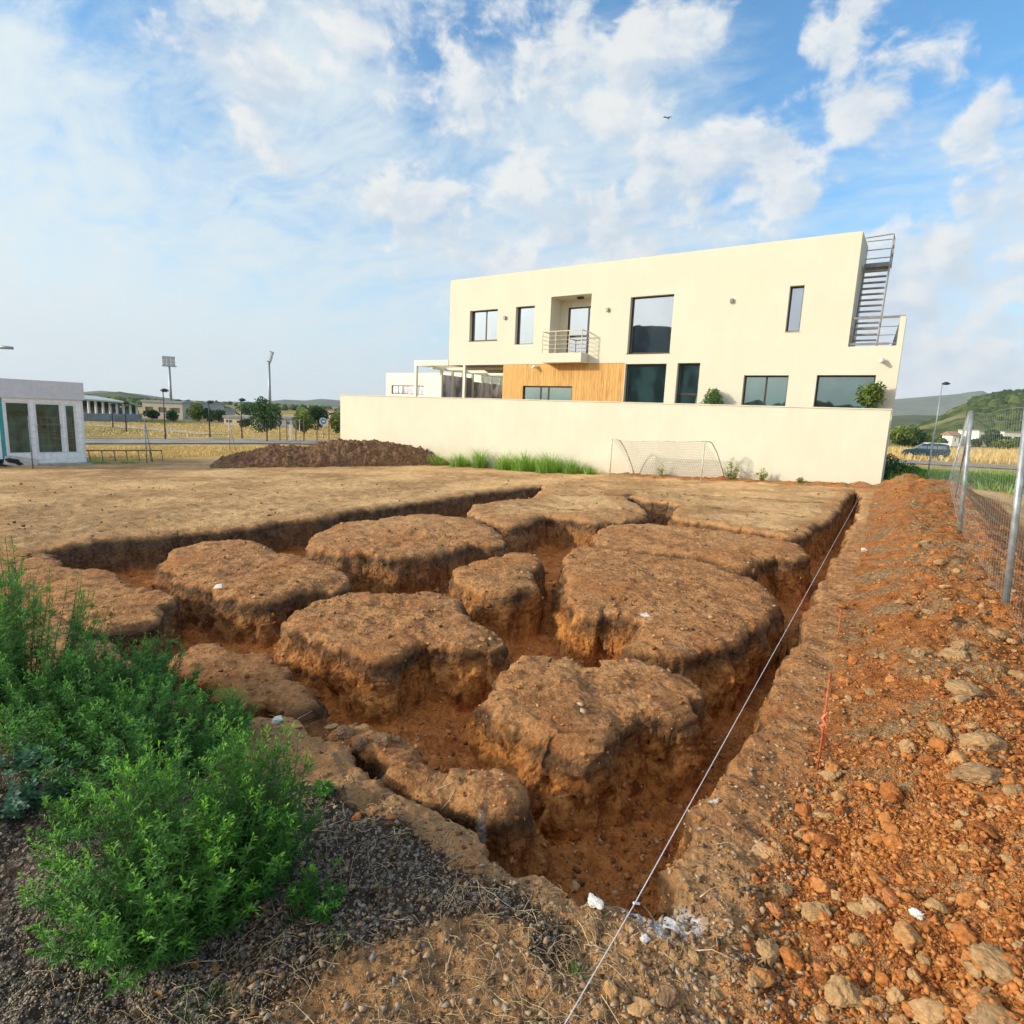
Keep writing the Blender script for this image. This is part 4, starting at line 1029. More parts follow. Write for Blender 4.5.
# ------------------------------------------------------------------ straw on the gravel
def straw_mesh(name, n, acc, box, seed, lmin=.04, lmax=.13, r=.0011, label=None):
    rs = np.random.RandomState(seed); P = sample_px(n, *box, acc, .85); vs = []; fs = []; nb = 0; tone = []
    for p in P:
        L = rs.uniform(lmin, lmax) * (1 if rs.uniform() < .85 else 1.6); a = rs.uniform(0, 6.28); kink = rs.normal() * .5; k2 = rs.normal() * .6
        pts = []; x, y = p[0], p[1]; seg = 5
        z0 = gz(x, y); lift = rs.uniform(0, .018)
        for i in range(seg + 1):
            pts.append((x, y, gz(x, y) + .002 + lift * math.sin(math.pi * i / seg) + rs.uniform(0, .002)))
            aa = a + kink * (i / seg) + (k2 if i >= 3 else 0); x += math.cos(aa) * L / seg; y += math.sin(aa) * L / seg
        rr = r * rs.uniform(.6, 1.5); pts = np.array(pts)
        for i, q in enumerate(pts):
            t = pts[min(i + 1, seg)] - pts[max(i - 1, 0)]; t /= np.linalg.norm(t) + 1e-9; nrm = np.array([-t[1], t[0], 0])
            w = rr * (1 - .5 * i / seg)
            vs += [q + nrm * w, q + [0, 0, w * 1.3], q - nrm * w]
            tone += [0] * 0
        tn = rs.uniform(); tone += [tn] * (3 * (seg + 1))
        for i in range(seg):
            b0 = nb + i * 3
            for k in range(3): fs.append((b0 + k, b0 + (k + 1) % 3, b0 + 3 + (k + 1) % 3, b0 + 3 + k))
        nb += 3 * (seg + 1)
    me = arr_mesh(name, np.array(vs), np.array(fs), dict(tone=tone)); o = link(name, me, M_STRAW); tag(o, kind='stuff'); return o
M_STRAW = tone_mat('dry_straw', [(.26, .18, .09), (.46, .34, .19), (.60, .48, .29), (.68, .58, .40)], .8)
def acc_straw(P):
    s_, _, ix = solid_sd(P); d, _ = poly_sd(P, GPOLY); n_ = perlin(P, 2.2, 33)
    return (s_ > .02) & (ix < 0) & (rg.uniform(0, 1, len(P)) < sstep(-.25, .25, n_ + .05) * np.exp(-np.clip(s_, 0, 9) / .55) + .10)
straw_mesh('dry_straw', 1150, acc_straw, (40, 610, 735, 1080), 4)
def acc_near(P):
    s_, _, ix = solid_sd(P); return (s_ > .02) & (ix < 0)
straw_mesh('dry_straw', 45, acc_near, (610, 790, 830, 1060), 5, .04, .12)
straw_mesh('dry_straw', 120, acc_near, (-40, 300, 760, 1080), 6, .03, .13)
# thicker dead stalks
stalks = [((596,893),(612,935)),((566,907),(590,948)),((640,903),(660,930)),((268,715),(300,722)),((437,790),(470,775)),((445,975),(462,935)),((455,790),(440,812)),((180,965),(225,962)),((620,945),(655,925)),((690,952),(735,962)),((288,727),(312,712)),((700,898),(722,885)),((310,832),(345,820)),((395,835),(380,800))]
st_labels = place_labels([((a[0] + b[0]) / 2, (a[1] + b[1]) / 2, 's', None) for a, b in stalks], {'s': 'dead straw-coloured stalk'})
for i, (a, b) in enumerate(stalks):
    A = hit(*a); B = hit(*b); mb = MB(); mid = A.lerp(B, .5) + Vector((rgr.uniform(-.02, .02), rgr.uniform(-.02, .02), .012)); mid.z = max(mid.z, gz(mid.x, mid.y) + .004)
    mb.tube([A + Vector((0, 0, .004)), mid, B + Vector((0, 0, .006))], .0022, 5, .0012); o = mb.build('dead_stalk', M_STRAW, smooth=True)
    at_ = o.data.attributes.new('tone', 'FLOAT', 'POINT'); at_.data.foreach_set('value', np.full(len(o.data.vertices), .8, np.float32))
    tag(o, st_labels[i], 'stalk', 'dead stalks lying on the bank')

# ------------------------------------------------------------------ leafy plants
def leaf_mat(name, dark, mid, tip, trans=.25):
    m_, N, bs = mat_new(name); t = N.attr('tone'); cr = N.new('ShaderNodeValToRGB'); N.put(cr.inputs[0], t)
    el = cr.color_ramp.elements; el.new(.5)
    for e, p, c in zip(el, (0, .55, 1), (dark, mid, tip)): e.position = p; e.color = (*c, 1)
    N.put(bs.inputs['Base Color'], cr.outputs[0]); bs.inputs['Roughness'].default_value = .55; bs.inputs['Specular IOR Level'].default_value = .3
    tr = N.new('ShaderNodeBsdfTranslucent'); N.put(tr.inputs['Color'], N.mix(1.0, cr.outputs[0], (1.3, 1.5, .6), 'MULTIPLY'))
    mx = N.new('ShaderNodeMixShader'); mx.inputs[0].default_value = trans
    N.l.new(bs.outputs[0], mx.inputs[1]); N.l.new(tr.outputs[0], mx.inputs[2]); N.l.new(mx.outputs[0], N.n['Material Output'].inputs[0])
    return m_
M_LEAF = leaf_mat('feathery_leaf', (.026, .090, .014), (.060, .195, .024), (.25, .55, .060), .32)
M_LEAF2 = leaf_mat('dark_feathery_leaf', (.028, .090, .020), (.070, .225, .036), (.16, .40, .070), .3)
M_LEAFB = leaf_mat('bluish_leaf', (.040, .10, .070), (.075, .18, .12), (.13, .27, .19))
M_LEAFY = leaf_mat('yellowish_grass', (.08, .13, .03), (.20, .28, .07), (.36, .40, .14))
M_STEMG = simple('green_stem', (.09, .12, .04), .7, 0, .2, 12)
def leaves_obj(name, base, dirs, ups, L, W, tone, mat, parent, droop=.25):
    """narrow folded leaves as one mesh: 4-vertex blades plus a fold"""
    n = len(base); t = dirs / np.linalg.norm(dirs, axis=1, keepdims=True)
    side = np.cross(t, ups); side /= np.linalg.norm(side, axis=1, keepdims=True) + 1e-9
    nor = np.cross(side, t)
    L = L[:, None]; W = W[:, None]
    m1 = base + t * L * .45 + nor * L * .03; tip = base + t * L - np.array([0, 0, 1]) * L * droop
    v = np.stack([base, m1 + side * W, m1 - side * W, tip, m1 - nor * W * .35], 1).reshape(-1, 3)
    i = np.arange(n)[:, None] * 5
    f = np.concatenate([i + [0, 4, 1], i + [1, 4, 3], i + [0, 2, 4], i + [4, 2, 3]], 0)
    me = arr_mesh(name, v, f, dict(tone=np.repeat(tone, 5))); return link(name, me, mat, parent)
def bush(name, p, rad, h, nst, seed, mat, label, cat='weed', leafL=.036, leafW=.0032, per=46, group=None, spread=.75, lean=(0, 0)):
    rs = np.random.RandomState(seed); e = empty(name, p); tag(e, label, cat, group)
    B = []; Dr = []; Up = []; Ls = []; Ws = []; To = []; st = MB()
    for s_ in range(nst):
        a = rs.uniform(0, 6.28); rr = math.sqrt(rs.uniform(0, 1)); hh = h * (1.05 - .50 * rr ** 1.6) * rs.uniform(.78, 1.08)
        if rs.uniform() < .2: hh *= rs.uniform(.45, .8)
        ex = math.cos(a) * rad * rr; ey = math.sin(a) * rad * rr
        bx, by = ex * (1 - spread) , ey * (1 - spread)
        seg = 8; pts = []
        for i in range(seg + 1):
            t = i / seg; bend = t ** .8 if rr > .5 else t
            pts.append(np.array([bx + (ex - bx) * bend + lean[0] * t * t + .012 * math.sin(t * 7 + s_), by + (ey - by) * bend + lean[1] * t * t + .012 * math.cos(t * 6 + s_ * 2), hh * t ** (1.0 if rr < .5 else 1.25)]))
        pts = np.array(pts)
        st.tube([tuple(q) for q in pts[::2]], .0026, 4, .0010, cap=False)
        nl = int(per * (.7 + .6 * rs.uniform()))
        # side twigs
        for k in range(nl):
            t = 1 - rs.uniform(0, .86) ** 1.15; i = min(int(t * seg), seg - 1); q = pts[i] + (pts[i + 1] - pts[i]) * (t * seg - i)
            ax = pts[i + 1] - pts[i]; ax /= np.linalg.norm(ax)
            phi = k * 2.4 + rs.uniform(-.4, .4); ortho = np.array([math.cos(phi), math.sin(phi), 0]); ortho -= ax * (ortho @ ax); ortho /= np.linalg.norm(ortho)
            young = sstep(.80, 1.0, t)
            twig = rs.uniform() < .42 and t < .93
            nn = rs.randint(6, 11) if twig else 1
            for j in range(nn):
                if twig:
                    tl = rs.uniform(.02, .075) * (h / .6) ** .5 * (1 - .5 * t); org = q + (ortho * .8 + ax * .6) * tl * (j + 1) / nn
                    p2 = phi + j * 2.4; o2 = np.array([math.cos(p2), math.sin(p2), .1]); d = o2 * .75 + ax * .55 + ortho * .3
                else:
                    org = q; d = ortho * (.85 - .45 * young) + ax * (.35 + .75 * young)
                d = d + rs.normal(size=3) * .15
                B.append(org); Dr.append(d); Up.append(ax); Ls.append(leafL * rs.uniform(.6, 1.25) * (1 - .25 * young)); Ws.append(leafW * rs.uniform(.7, 1.3))
                To.append(np.clip(.15 + .32 * t + .42 * young + rs.normal() * .12, 0, 1))
    st.build('stem', M_STEMG, e)
    leaves_obj('foliage', np.array(B), np.array(Dr), np.array(Up), np.array(Ls), np.array(Ws), np.array(To), mat, e)
    return e
def groundp(px, py):
    p = at(px, py); return Vector((p[0], p[1], gz(p[0], p[1]) - .01))
bush('leafy_weed', groundp(176, 908), .49, .70, 160, 1, M_LEAF, 'largest bright green feathery weed in the foreground on dark gravel', per=52, spread=.72)
bush('leafy_weed', groundp(252, 880), .30, .78, 56, 2, M_LEAF, 'upright light green weed rising on the right side of the largest one', per=52)
bush('leafy_weed', groundp(150, 765),  .58, .50, 140, 3, M_LEAF2, 'broad mid-green feathery weed behind the largest one, beside the trench', per=44)
bush('leafy_weed', groundp(80, 745), .48, .64, 115, 4, M_LEAF2, 'mid-green feathery weed between the tall left weeds and the trench', per=44)
bush('leafy_weed', groundp(20, 720), .55, 1.16, 130, 5, M_LEAF2, 'tallest dark green weed at the left edge of the picture', per=84)
bush('leafy_weed', groundp(-60, 700), .7, 1.28, 100, 6, M_LEAF2, 'dark green weed cut by the left edge behind the bluish plant', per=70)
bush('leafy_weed', groundp(110, 720), .42, .62, 90, 14, M_LEAF2, 'full deep green weed right of the tallest one, against the left block', per=60)
bush('leafy_weed', groundp(215, 745), .26, .34, 44, 7, M_LEAF2, 'low weed sprig on the trench edge behind the largest weed', per=30)
bush('leafy_weed', groundp(160, 690), .30, .48, 44, 8, M_LEAF2, 'loose weed against the dark trench face at left', per=34)
bush('leafy_weed', groundp(70, 830), .16, .24, 16, 9, M_LEAF, 'small thin weed on the dark gravel at far left', per=26)
bush('leafy_weed', groundp(310, 905), .14, .22, 14, 10, M_LEAF, 'small sprig on the lower right of the largest weed', per=26)
bush('broad_leaved_weed', groundp(20, 800), .30, .34, 26, 11, M_LEAFB, 'bluish green broad-leaved weed at the left edge', leafL=.042, leafW=.011, per=20)
bush('broad_leaved_weed', groundp(40, 745), .18, .30, 12, 12, M_LEAFB, 'smaller bluish weed just behind the other bluish one', leafL=.040, leafW=.010, per=18)
bush('leafy_weed', groundp(322, 800), .06, .08, 10, 13, M_LEAF2, 'tiny green seedling beside the white chip', per=14)

def tuft(name, p, rad, h, n, seed, mat, label, cat='grass', group=None, W=.004, seeds=False):
    rs = np.random.RandomState(seed); vs = []; fs = []; tone = []; nb = 0
    for i in range(n):
        a = rs.uniform(0, 6.28); r0 = rad * math.sqrt(rs.uniform()) * .8; b = np.array([math.cos(a) * r0, math.sin(a) * r0, 0])
        hh = h * rs.uniform(.35, 1.0) * (1.1 - .5 * r0 / rad); lean = rs.normal(size=2) * .28 * hh + b[:2] * .4; w = W * rs.uniform(.6, 1.3); side = np.array([-math.sin(a), math.cos(a), 0]) * w
        t_ = rs.uniform()
        for k in range(4):
            t = k / 3; c = b + np.array([lean[0] * t * t, lean[1] * t * t, hh * (t - .12 * t * t)]); ww = (1 - t * .92)
            vs += [c - side * ww, c + side * ww]; tone += [np.clip(t_ * .6 + .4 * t, 0, 1)] * 2
        for k in range(3): fs.append((nb + 2 * k, nb + 2 * k + 1, nb + 2 * k + 3, nb + 2 * k + 2))
        nb += 8
    me = arr_mesh(name, np.array(vs), np.array(fs), dict(tone=tone)); o = link(name, me, mat); o.location = p; tag(o, label, cat, group); return o
tuft('grass_tuft', groundp(575, 967), .035, .075, 30, 1, M_LEAF, 'small green grass tuft by the string near the trench corner', W=.0022)
tuft('grass_tuft', groundp(340, 945), .06, .08, 34, 2, M_LEAF, 'green grass tuft on the brown earth right of the largest weed', W=.0022)
tuft('grass_tuft', groundp(200, 1005), .12, .11, 60, 3, M_LEAF2, 'thin dark grass at the foot of the largest weed, bottom of picture', W=.002)
tuft('grass_tuft', groundp(600, 915), .03, .03, 18, 4, M_LEAF, 'tiny green grass tuft right beside the white corner stone', W=.002)
# dead leaves under the big weed
M_DRY = simple('dry_leaf', (.36, .20, .07), .8, 0, .25, 20)
for i, (px, py, s_, lb) in enumerate([(197, 965, .035, 'curled yellow-brown dead leaf under the largest weed'), (215, 972, .028, 'pale brown dead leaf beside the curled one under the weed'), (234, 988, .022, 'orange dead leaf standing on the soil below the weed'), (157, 998, .022, 'thin orange dead leaf near the bottom grass')]):
    p = hit(px, py); mb = MB(); vs = []
    for k in range(5):
        t = k / 4; w = s_ * .45 * math.sin(math.pi * min(.97, t + .06)); vs.append(((t - .5) * s_ * 2, -w, .008 + .010 * math.sin(t * 3))); vs.append(((t - .5) * s_ * 2, 0, .002 + .010 * math.sin(t * 3))); vs.append(((t - .5) * s_ * 2, w, .010 + .010 * math.sin(t * 3)))
    fs = [(3 * k + j, 3 * k + j + 1, 3 * k + j + 4, 3 * k + j + 3) for k in range(4) for j in (0, 1)]
    mb.add(vs, fs); o = mb.build('dead_leaf', M_DRY); o.location = p; o.rotation_euler = (rgr.uniform(-.5, .5), rgr.uniform(-.3, .3), rgr.uniform(0, 6)); tag(o, lb, 'leaf', 'dead leaves under the weed')
# scraps of litter
for px, py, s_, lb in [(218, 589, .05, 'white scrap of paper stuck on the left block of earth'), (430, 888, .012, 'tiny white chip on the gravel')][:1]:
    p = hit(px, py); mb = MB(); mb.add([(-s_, -s_ * .5, 0), (s_, -s_ * .3, .01), (s_ * .7, s_ * .6, .05), (-s_ * .6, s_ * .5, .035), (0, 0, .035)], [(0, 1, 4), (1, 2, 4), (2, 3, 4), (3, 0, 4)])
    o = mb.build('paper_scrap', M_WHITE); o.location = p + Vector((0, 0, .01)); tag(o, lb, 'litter')
# ------------------------------------------------------------------ weeds and grass along the boundary wall
def wallp(s, d):  # point on the ground s metres left of the right end of the wall, d metres in front of it
    q = CORNER + U * s - V * d; return Vector((q[0], q[1], gz(q[0], q[1]) - .02))
M_GRASSW = leaf_mat('lush_grass', (.08, .17, .03), (.20, .36, .065), (.44, .56, .15), .3)
for i, (s, d, r, h, n, lb) in enumerate([(19.6, .5, .7, .55, 240, 'green grass clump at the right end of the dark soil mound'), (18.0, .5, .7, .62, 240, 'green grass clump second from the soil mound, against the wall'),
        (16.8, .45, .5, .95, 160, 'tall grass clump with an upright shoot between mound and goal'), (15.2, .5, .7, .70, 280, 'dense grass clump halfway between mound and goal'), (14.0, .6, .8, .78, 320, 'widest grass clump in the weeds left of the goal'),
        (12.7, .6, .8, .80, 340, 'tallest dense grass clump left of the goal'), (11.6, .5, .6, .62, 220, 'grass clump next to the left post of the goal'), (10.7, .5, .4, .34, 110, 'low grass right at the left post of the goal')]):
    tuft('grass_clump', wallp(s, d), r, h * 1.55, int(n * 1.8), 40 + i, M_GRASSW, lb, 'grass', 'grass along the boundary wall', W=.016)
for i, (s, d, r, h, n, lb) in enumerate([(4.75, .5, .30, .66, 26, 'thin yellowish weed against the wall right of the goal'), (3.7, .45, .22, .42, 16, 'smaller yellowish weed right of the thin one at the wall'), (7.6, .35, .2, .5, 8, 'faint spindly weed behind the goal net'), (2.4, .4, .12, .22, 8, 'tiny weed at the wall near its right end')]):
    bush('spindly_weed', wallp(s, d), r, h * 1.25, n, 60 + i, leaf_mat('yellow_weed', (.20, .24, .06), (.40, .44, .12), (.62, .62, .24)) if i == 0 else bpy.data.materials['yellow_weed'], lb, leafL=.07, leafW=.012, per=16, spread=.8)

# shrubs standing between wall and house
def leafball(name, p, rx, rz_, n, seed, mat, label, cat='shrub', trunk=None, leaf=.09, aspect=.4, group=None, lumps=9, parts=True, trunk_r=.06, z0=None):
    rs = np.random.RandomState(seed); e = empty(name, p); tag(e, label, cat, group)
    zc = rz_ if z0 is None else z0 + rz_
    cen = rs.normal(size=(lumps, 3)); cen /= np.linalg.norm(cen, axis=1, keepdims=True); cen *= rs.uniform(.25, .72, (lumps, 1)); cen[:, 2] *= .95
    k = rs.randint(lumps, size=n); d = rs.normal(size=(n, 3)); d /= np.linalg.norm(d, axis=1, keepdims=True)
    lr = rs.uniform(.30, .52, lumps)
    q = cen[k] + d * (lr[k] * rs.uniform(.55, 1.08, n) ** .6)[:, None]
    base = q * [rx, rx, rz_] + [0, 0, zc]
    dirs = d * .6 + rs.normal(size=(n, 3)) * .6; ups = rs.normal(size=(n, 3))
    lumptone = rs.uniform(.12, .55, lumps)
    tone = np.clip(lumptone[k] + .22 * q[:, 2] + rs.normal(size=n) * .13, 0, 1)
    leaves_obj('crown' if trunk else 'foliage', base, dirs, ups, np.full(n, leaf) * rs.uniform(.6, 1.3, n), np.full(n, leaf * aspect * .5) * rs.uniform(.7, 1.3, n), tone, mat, e, .1)
    if trunk:
        mb = MB(); tp = zc - rz_ * .1
        mb.tube([(0, 0, -.1), (.03 * rx, 0, tp * .4), (0, .03 * rx, tp), (0, 0, zc + rz_ * .3)], trunk_r, 7, trunk_r * .35)
        for c in cen[:5]: mb.tube([(0, 0, max(.3, zc - rz_ * .8)), tuple(c * [rx, rx, rz_] * .5 + [0, 0, zc]), tuple(c * [rx, rx, rz_] + [0, 0, zc])], trunk_r * .45, 5, trunk_r * .12)
        mb.build('trunk', M_BARK, e, True)
    return e
M_BARK = simple('bark', (.12, .085, .06), .9, 0, .25, 10)
M_OLIVE = leaf_mat('shrub_leaf', (.035, .075, .022), (.085, .17, .045), (.20, .32, .09))
M_TREE = leaf_mat('tree_leaf', (.018, .052, .018), (.042, .105, .032), (.10, .19, .055), .15)
M_TREEY = leaf_mat('yellow_green_leaf', (.06, .10, .022), (.15, .21, .045), (.28, .34, .09), .15)
q = CORNER + U * 5.97 + V * .62; leafball('potted_shrub', Vector((q[0], q[1], 1.6)), .52, .50, 900, 5, M_OLIVE, 'small dark round shrub above the wall, left of the twin-pane window', leaf=.13, z0=.66)
q = CORNER + U * .72 + V * .60; leafball('shrub', Vector((q[0], q[1], 1.4)), .46, .66, 1000, 6, M_TREEY, 'airy light green shrub above the right end of the wall', leaf=.15, z0=.95, lumps=12)

# ------------------------------------------------------------------ dark soil mound
def build_mound():
    a = at(205, 467, -.98)[:2]; b = at(458, 468, -.98)[:2]; c = (a + b) / 2; ax = (b - a); L = np.linalg.norm(ax); ax /= L; ay = np.array([-ax[1], ax[0]])
    if ay[1] < 0: ay = -ay
    nx, ny = 240, 70; X, Y = np.meshgrid(np.linspace(-.5, .5, nx), np.linspace(-.5, .5, ny), indexing='ij')
    Wd = 3.6; x = X * L; y = Y * Wd; P = np.stack([x, y], -1).reshape(-1, 2)
    t = X.ravel() + .5
    prof = np.interp(t, [0, .05, .12, .22, .30, .36, .42, .52, .62, .74, .84, .93, 1], [0, .28, .55, .82, .86, .80, 1.0, 1.16, 1.12, 1.05, .82, .5, 0])
    yy = np.abs(Y.ravel()) * 2; cross = np.clip(1 - yy ** 1.7, 0, 1)
    z = prof * cross ** .8 * 1.08
    k = z > .02
    z += (k * (np.abs(perlin(P, 2.0, 3)) * .30 + np.abs(perlin(P, 5, 4)) * .18 + np.abs(perlin(P, 12, 5)) * .09 - .08)) * np.clip(z * 3, 0, 1)
    wx = c[0] + P[:, 0] * ax[0] + (P[:, 1] + Wd * .5) * ay[0]; wy = c[1] + P[:, 0] * ax[1] + (P[:, 1] + Wd * .5) * ay[1]
    gzv = zbase(np.stack([wx, wy], -1)); zz = gzv + z - .05
    i = np.arange(nx - 1)[:, None] * ny; j = np.arange(ny - 1)[None, :]
    f = np.stack([i + j, i + ny + j, i + ny + j + 1, i + j + 1], -1).reshape(-1, 4)
    m_, N, bs = mat_new('dark_soil'); Pn = N.new('ShaderNodeNewGeometry').outputs['Position']
    n1 = N.noise(Pn, 2.2, 7, .7); n2 = N.noise(Pn, 9, 6, .7)
    cc = N.mix(N.ramp(n2, .36, .64), (.130, .070, .034), (.350, .205, .110)); cc = N.mix(N.ramp(n1, .5, .66, 0, .7), cc, (.15, .115, .075)); cc = N.mix(N.ramp(N.noise(Pn, 1.1, 3), .55, .65, 0, .6), cc, (.20, .075, .045))
    N.put(bs.inputs['Base Color'], cc); bs.inputs['Roughness'].default_value = .95; N.put(bs.inputs['Normal'], N.bump(N.math('ADD', n2, N.noise(Pn, 30, 4, .7)), 1., .08))
    o = link('soil_mound', arr_mesh('soil_mound', np.stack([wx, wy, zz], -1), f), m_, smooth=True)
    tag(o, 'long heap of dark reddish brown soil beyond the diggings', 'mound')
    rs = np.random.RandomState(9); idx = rs.choice(len(wx), 2200); idx = idx[z[idx] > .08]
    pts = np.stack([wx, wy, zz], -1)[idx]
    scatter('mound_lumps', pts, rs.uniform(.012, .05, len(pts)) * (1 + (rs.uniform(size=len(pts)) < .04) * 1.6), tone_mat('mound_lump_tones', [(.13, .07, .036), (.24, .14, .075), (.34, .22, .13), (.42, .32, .21)]), 11, 1, 8)
    return c, ax, ay
build_mound()
tuft('grass_clump', groundp(236, 462) , .25, .25, 40, 91, M_GRASSW, 'low weeds at the foot of the soil mound', W=.012)

# ------------------------------------------------------------------ cabin at the left
ca = at(-70, 468, -1.15); cb = at(87, 463, -1.15)
cdir = Vector((cb[0] - ca[0], cb[1] - ca[1], 0)); Lc = cdir.length; rz = math.atan2(cdir.y, cdir.x)
cabin = empty('cabin', Vector((cb[0], cb[1], -1.17)), rz)
tag(cabin, 'white prefabricated cabin with glazed doors at the left edge', 'cabin')
def pxX(px):  # distance from the cabin's right corner for a column of the facade
    d = cray(px, 440); A = np.array([[d[0], -cdir.x / Lc], [d[1], -cdir.y / Lc]]); t, s = np.linalg.solve(A, np.array([cb[0], cb[1]])); return s
HC = 3.62
X = {k: pxX(k) for k in (1, 7, 33, 36, 64, 66, 78, 83)}
mb = MB()
w1 = (X[7], X[33], .48, 2.70); w2 = (X[36], X[64], .46, 2.70); w3 = (X[66], X[78], .46, 2.66)
panel(mb, -Lc, 0, 0, 2.85, 0, .12, [w1, w2, w3])
mb.box(-.12, 0, .122, 4.8, 0, 2.85); mb.box(-Lc, -.12, 4.8, 4.9, 0, 2.85); mb.box(-Lc, 0, .0, 4.9, -.15, -.002)
mb.build('wall', M_CABIN, cabin)
mb = MB(); mb.box(-Lc - .05, .05, -.10, 4.95, 2.852, HC); mb.build('roof_fascia', simple('fascia', (.60, .62, .67), .5, 0, .04), cabin)
mb = MB(); mb.box(X[1], X[7] - .06, -.02, -.002, .1, 2.84); mb.build('teal_panel', M_BLUE, cabin)
mb = MB(); mb.box(X[83], -.001, -.015, -.001, .0, 2.84); mb.build('corner_panel', M_CABW, cabin)
window(*w1[:2], w1[2], w1[3], .02, M_GLASS3, (), (), .07, cabin, M_CABW)
dw = window(*w2[:2], w2[2], w2[3], .02, M_GLASS3, (), (), .09, cabin, M_CABW); dw.name = 'door'
mb = MB()
for x in (w2[0] + .1, w2[1] - .1): mb.box(x - .012, x + .012, -.03, .018, 1.55, 1.75); mb.box(x - .07, x + .02, -.045, -.031, 1.62, 1.65)
mb.build('handle', M_STEEL, dw)
window(*w3[:2], w3[2], w3[3], .02, M_GLASS3, (), (), .08, cabin, M_CABW)
mb = MB(); mb.box(X[36] - .1, 0.02, -.9, -.02, -.1, .06); mb.build('step', simple('concrete', (.34, .34, .32), .9, 0, .12), cabin)
# low green railing in front
ra = at(-20, 462, -1.15); rb = at(163, 461, -1.15); M_GREENP = simple('green_railing_paint', (.10, .16, .12), .6, 0, .2)
mb = MB(); A = Vector(ra); B = Vector(rb); n_ = 14
for i in range(n_ + 1):
    p = A.lerp(B, i / n_); p.z = tz(p.x, p.y); mb.tube([p - A, p - A + Vector((-.06, 0, .52))], .022, 5)
mb.tube([Vector((0, 0, tz(A.x, A.y) - A.z + .55)), B - A + Vector((0, 0, tz(B.x, B.y) - B.z + .52))], .03, 6)
o = mb.build('low_railing', M_GREENP); o.location = A; tag(o, 'low green ladder-like railing in front of the cabin', 'railing')
for i, (px, h, r, lb) in enumerate([(50, .30, .9, 'green weeds in front of the cabin door'), (95, .22, .8, 'low green weeds at the right corner of the cabin'), (130, .15, .7, 'low weeds under the end of the green railing'), (5, .35, .6, 'weeds beside the dark heap at the left edge')]):
    p = at(px, 463, -1.15); tuft('grass_clump', Vector((p[0], p[1], tz(p[0], p[1]) - .02)), r, h, 220, 70 + i, M_GRASSW, lb, 'grass', 'weeds by the cabin', W=.014)
p = at(2, 465, -1.15); me = rock_mesh(77, 3); o = link('tarpaulin_heap', me, simple('dark_tarpaulin', (.035, .04, .055), .6)); o.location = (p[0], p[1], tz(p[0], p[1]) + .1); o.scale = (1.3, .6, .48); tag(o, 'dark tarpaulin-covered heap in front of the cabin', 'heap')
p = at(20, 466, -1.15); mb = MB(); mb.box(-.55, .55, -.02, .03, 0, .55); o = mb.build('board', simple('pale_board', (.50, .46, .42), .8)); o.location = (p[0], p[1], tz(p[0], p[1]) - .05); o.rotation_euler = (-.75, .25, .7); tag(o, 'pale board leaning beside the dark heap', 'board')
# wire fence on the left side of the plot
def fence_line(pts_px, h, label, zf=-1.2, r=.022, wire=True, mat=M_GALV, double=()):
    P0 = at(*pts_px[0], zf); e = empty('wire_fence', (P0[0], P0[1], P0[2])); tag(e, label, 'fence'); o0 = Vector(e.location); tops = []
    for k, (px, py) in enumerate(pts_px):
        p = Vector(at(px, py, zf)); p.z = tz(p.x, p.y); mb = MB(); mb.tube([p - o0 - Vector((0, 0, .1)), p - o0 + Vector((0, 0, h))], r, 7)
        mb.build('post', mat, e, True); tops.append(p - o0)
        if k in double:
            q2 = Vector(at(px + 6, py - .5, zf)); q2.z = tz(q2.x, q2.y); mb = MB(); mb.tube([q2 - o0, p - o0 + Vector((0, 0, h * .95))], r * .8, 7); mb.build('brace', mat, e, True)
    if wire:
        mb = MB()
        for a, b in zip(tops[:-1], tops[1:]):
            for z in np.linspace(.05, h - .03, 8): mb.tube([a + Vector((0, 0, z)), b + Vector((0, 0, z))], .0028, 3, cap=False)
            n_ = max(2, int((b - a).length / .22))
            for j in range(1, n_): p = a.lerp(b, j / n_); mb.tube([p + Vector((0, 0, .05)), p + Vector((0, 0, h - .03))], .0018, 3, cap=False)
        mb.build('mesh_panel', M_WIRE, e)
    return e
fence_line([(33, 469), (147, 463), (230, 451), (300, 446)], 2.1, 'tall thin wire fence running from the cabin to the soil mound', -1.15, .026, True, M_GALV, (1, 2))
def pole_row(pxs, zf, h, name, label, cat, group, mat, r=.05):
    for i, (px, py) in enumerate(pxs):
        p = at(px, py, zf); mb = MB(); mb.tube([(0, 0, -.2), (0, 0, h)], r, 6); mb.tube([(0, 0, h), (0, 0, h + .03)], r * 1.3, 6); o = mb.build(name, mat, smooth=False); o.location = (p[0], p[1], tz(p[0], p[1])); tag(o, (label % ['first', 'second', 'third', 'fourth', 'fifth', 'sixth'][i]) if '%s' in label else label, cat, group)
pole_row([(280, 440.5), (287, 440.5), (296, 440.5), (304, 441), (317, 440.5), (329, 440)], -1.3, 1.9, 'fence_post', '%s from the left of the six thin weathered posts beyond the soil mound', 'post', 'posts beyond the soil mound', M_WOOD_DK, .055)
pole_row([(290.5, 440), (292.5, 440)], -1.3, 1.4, 'marker_post', '%s from the left of the two short white posts beyond the mound', 'post', 'white marker posts', M_WHITE, .06)
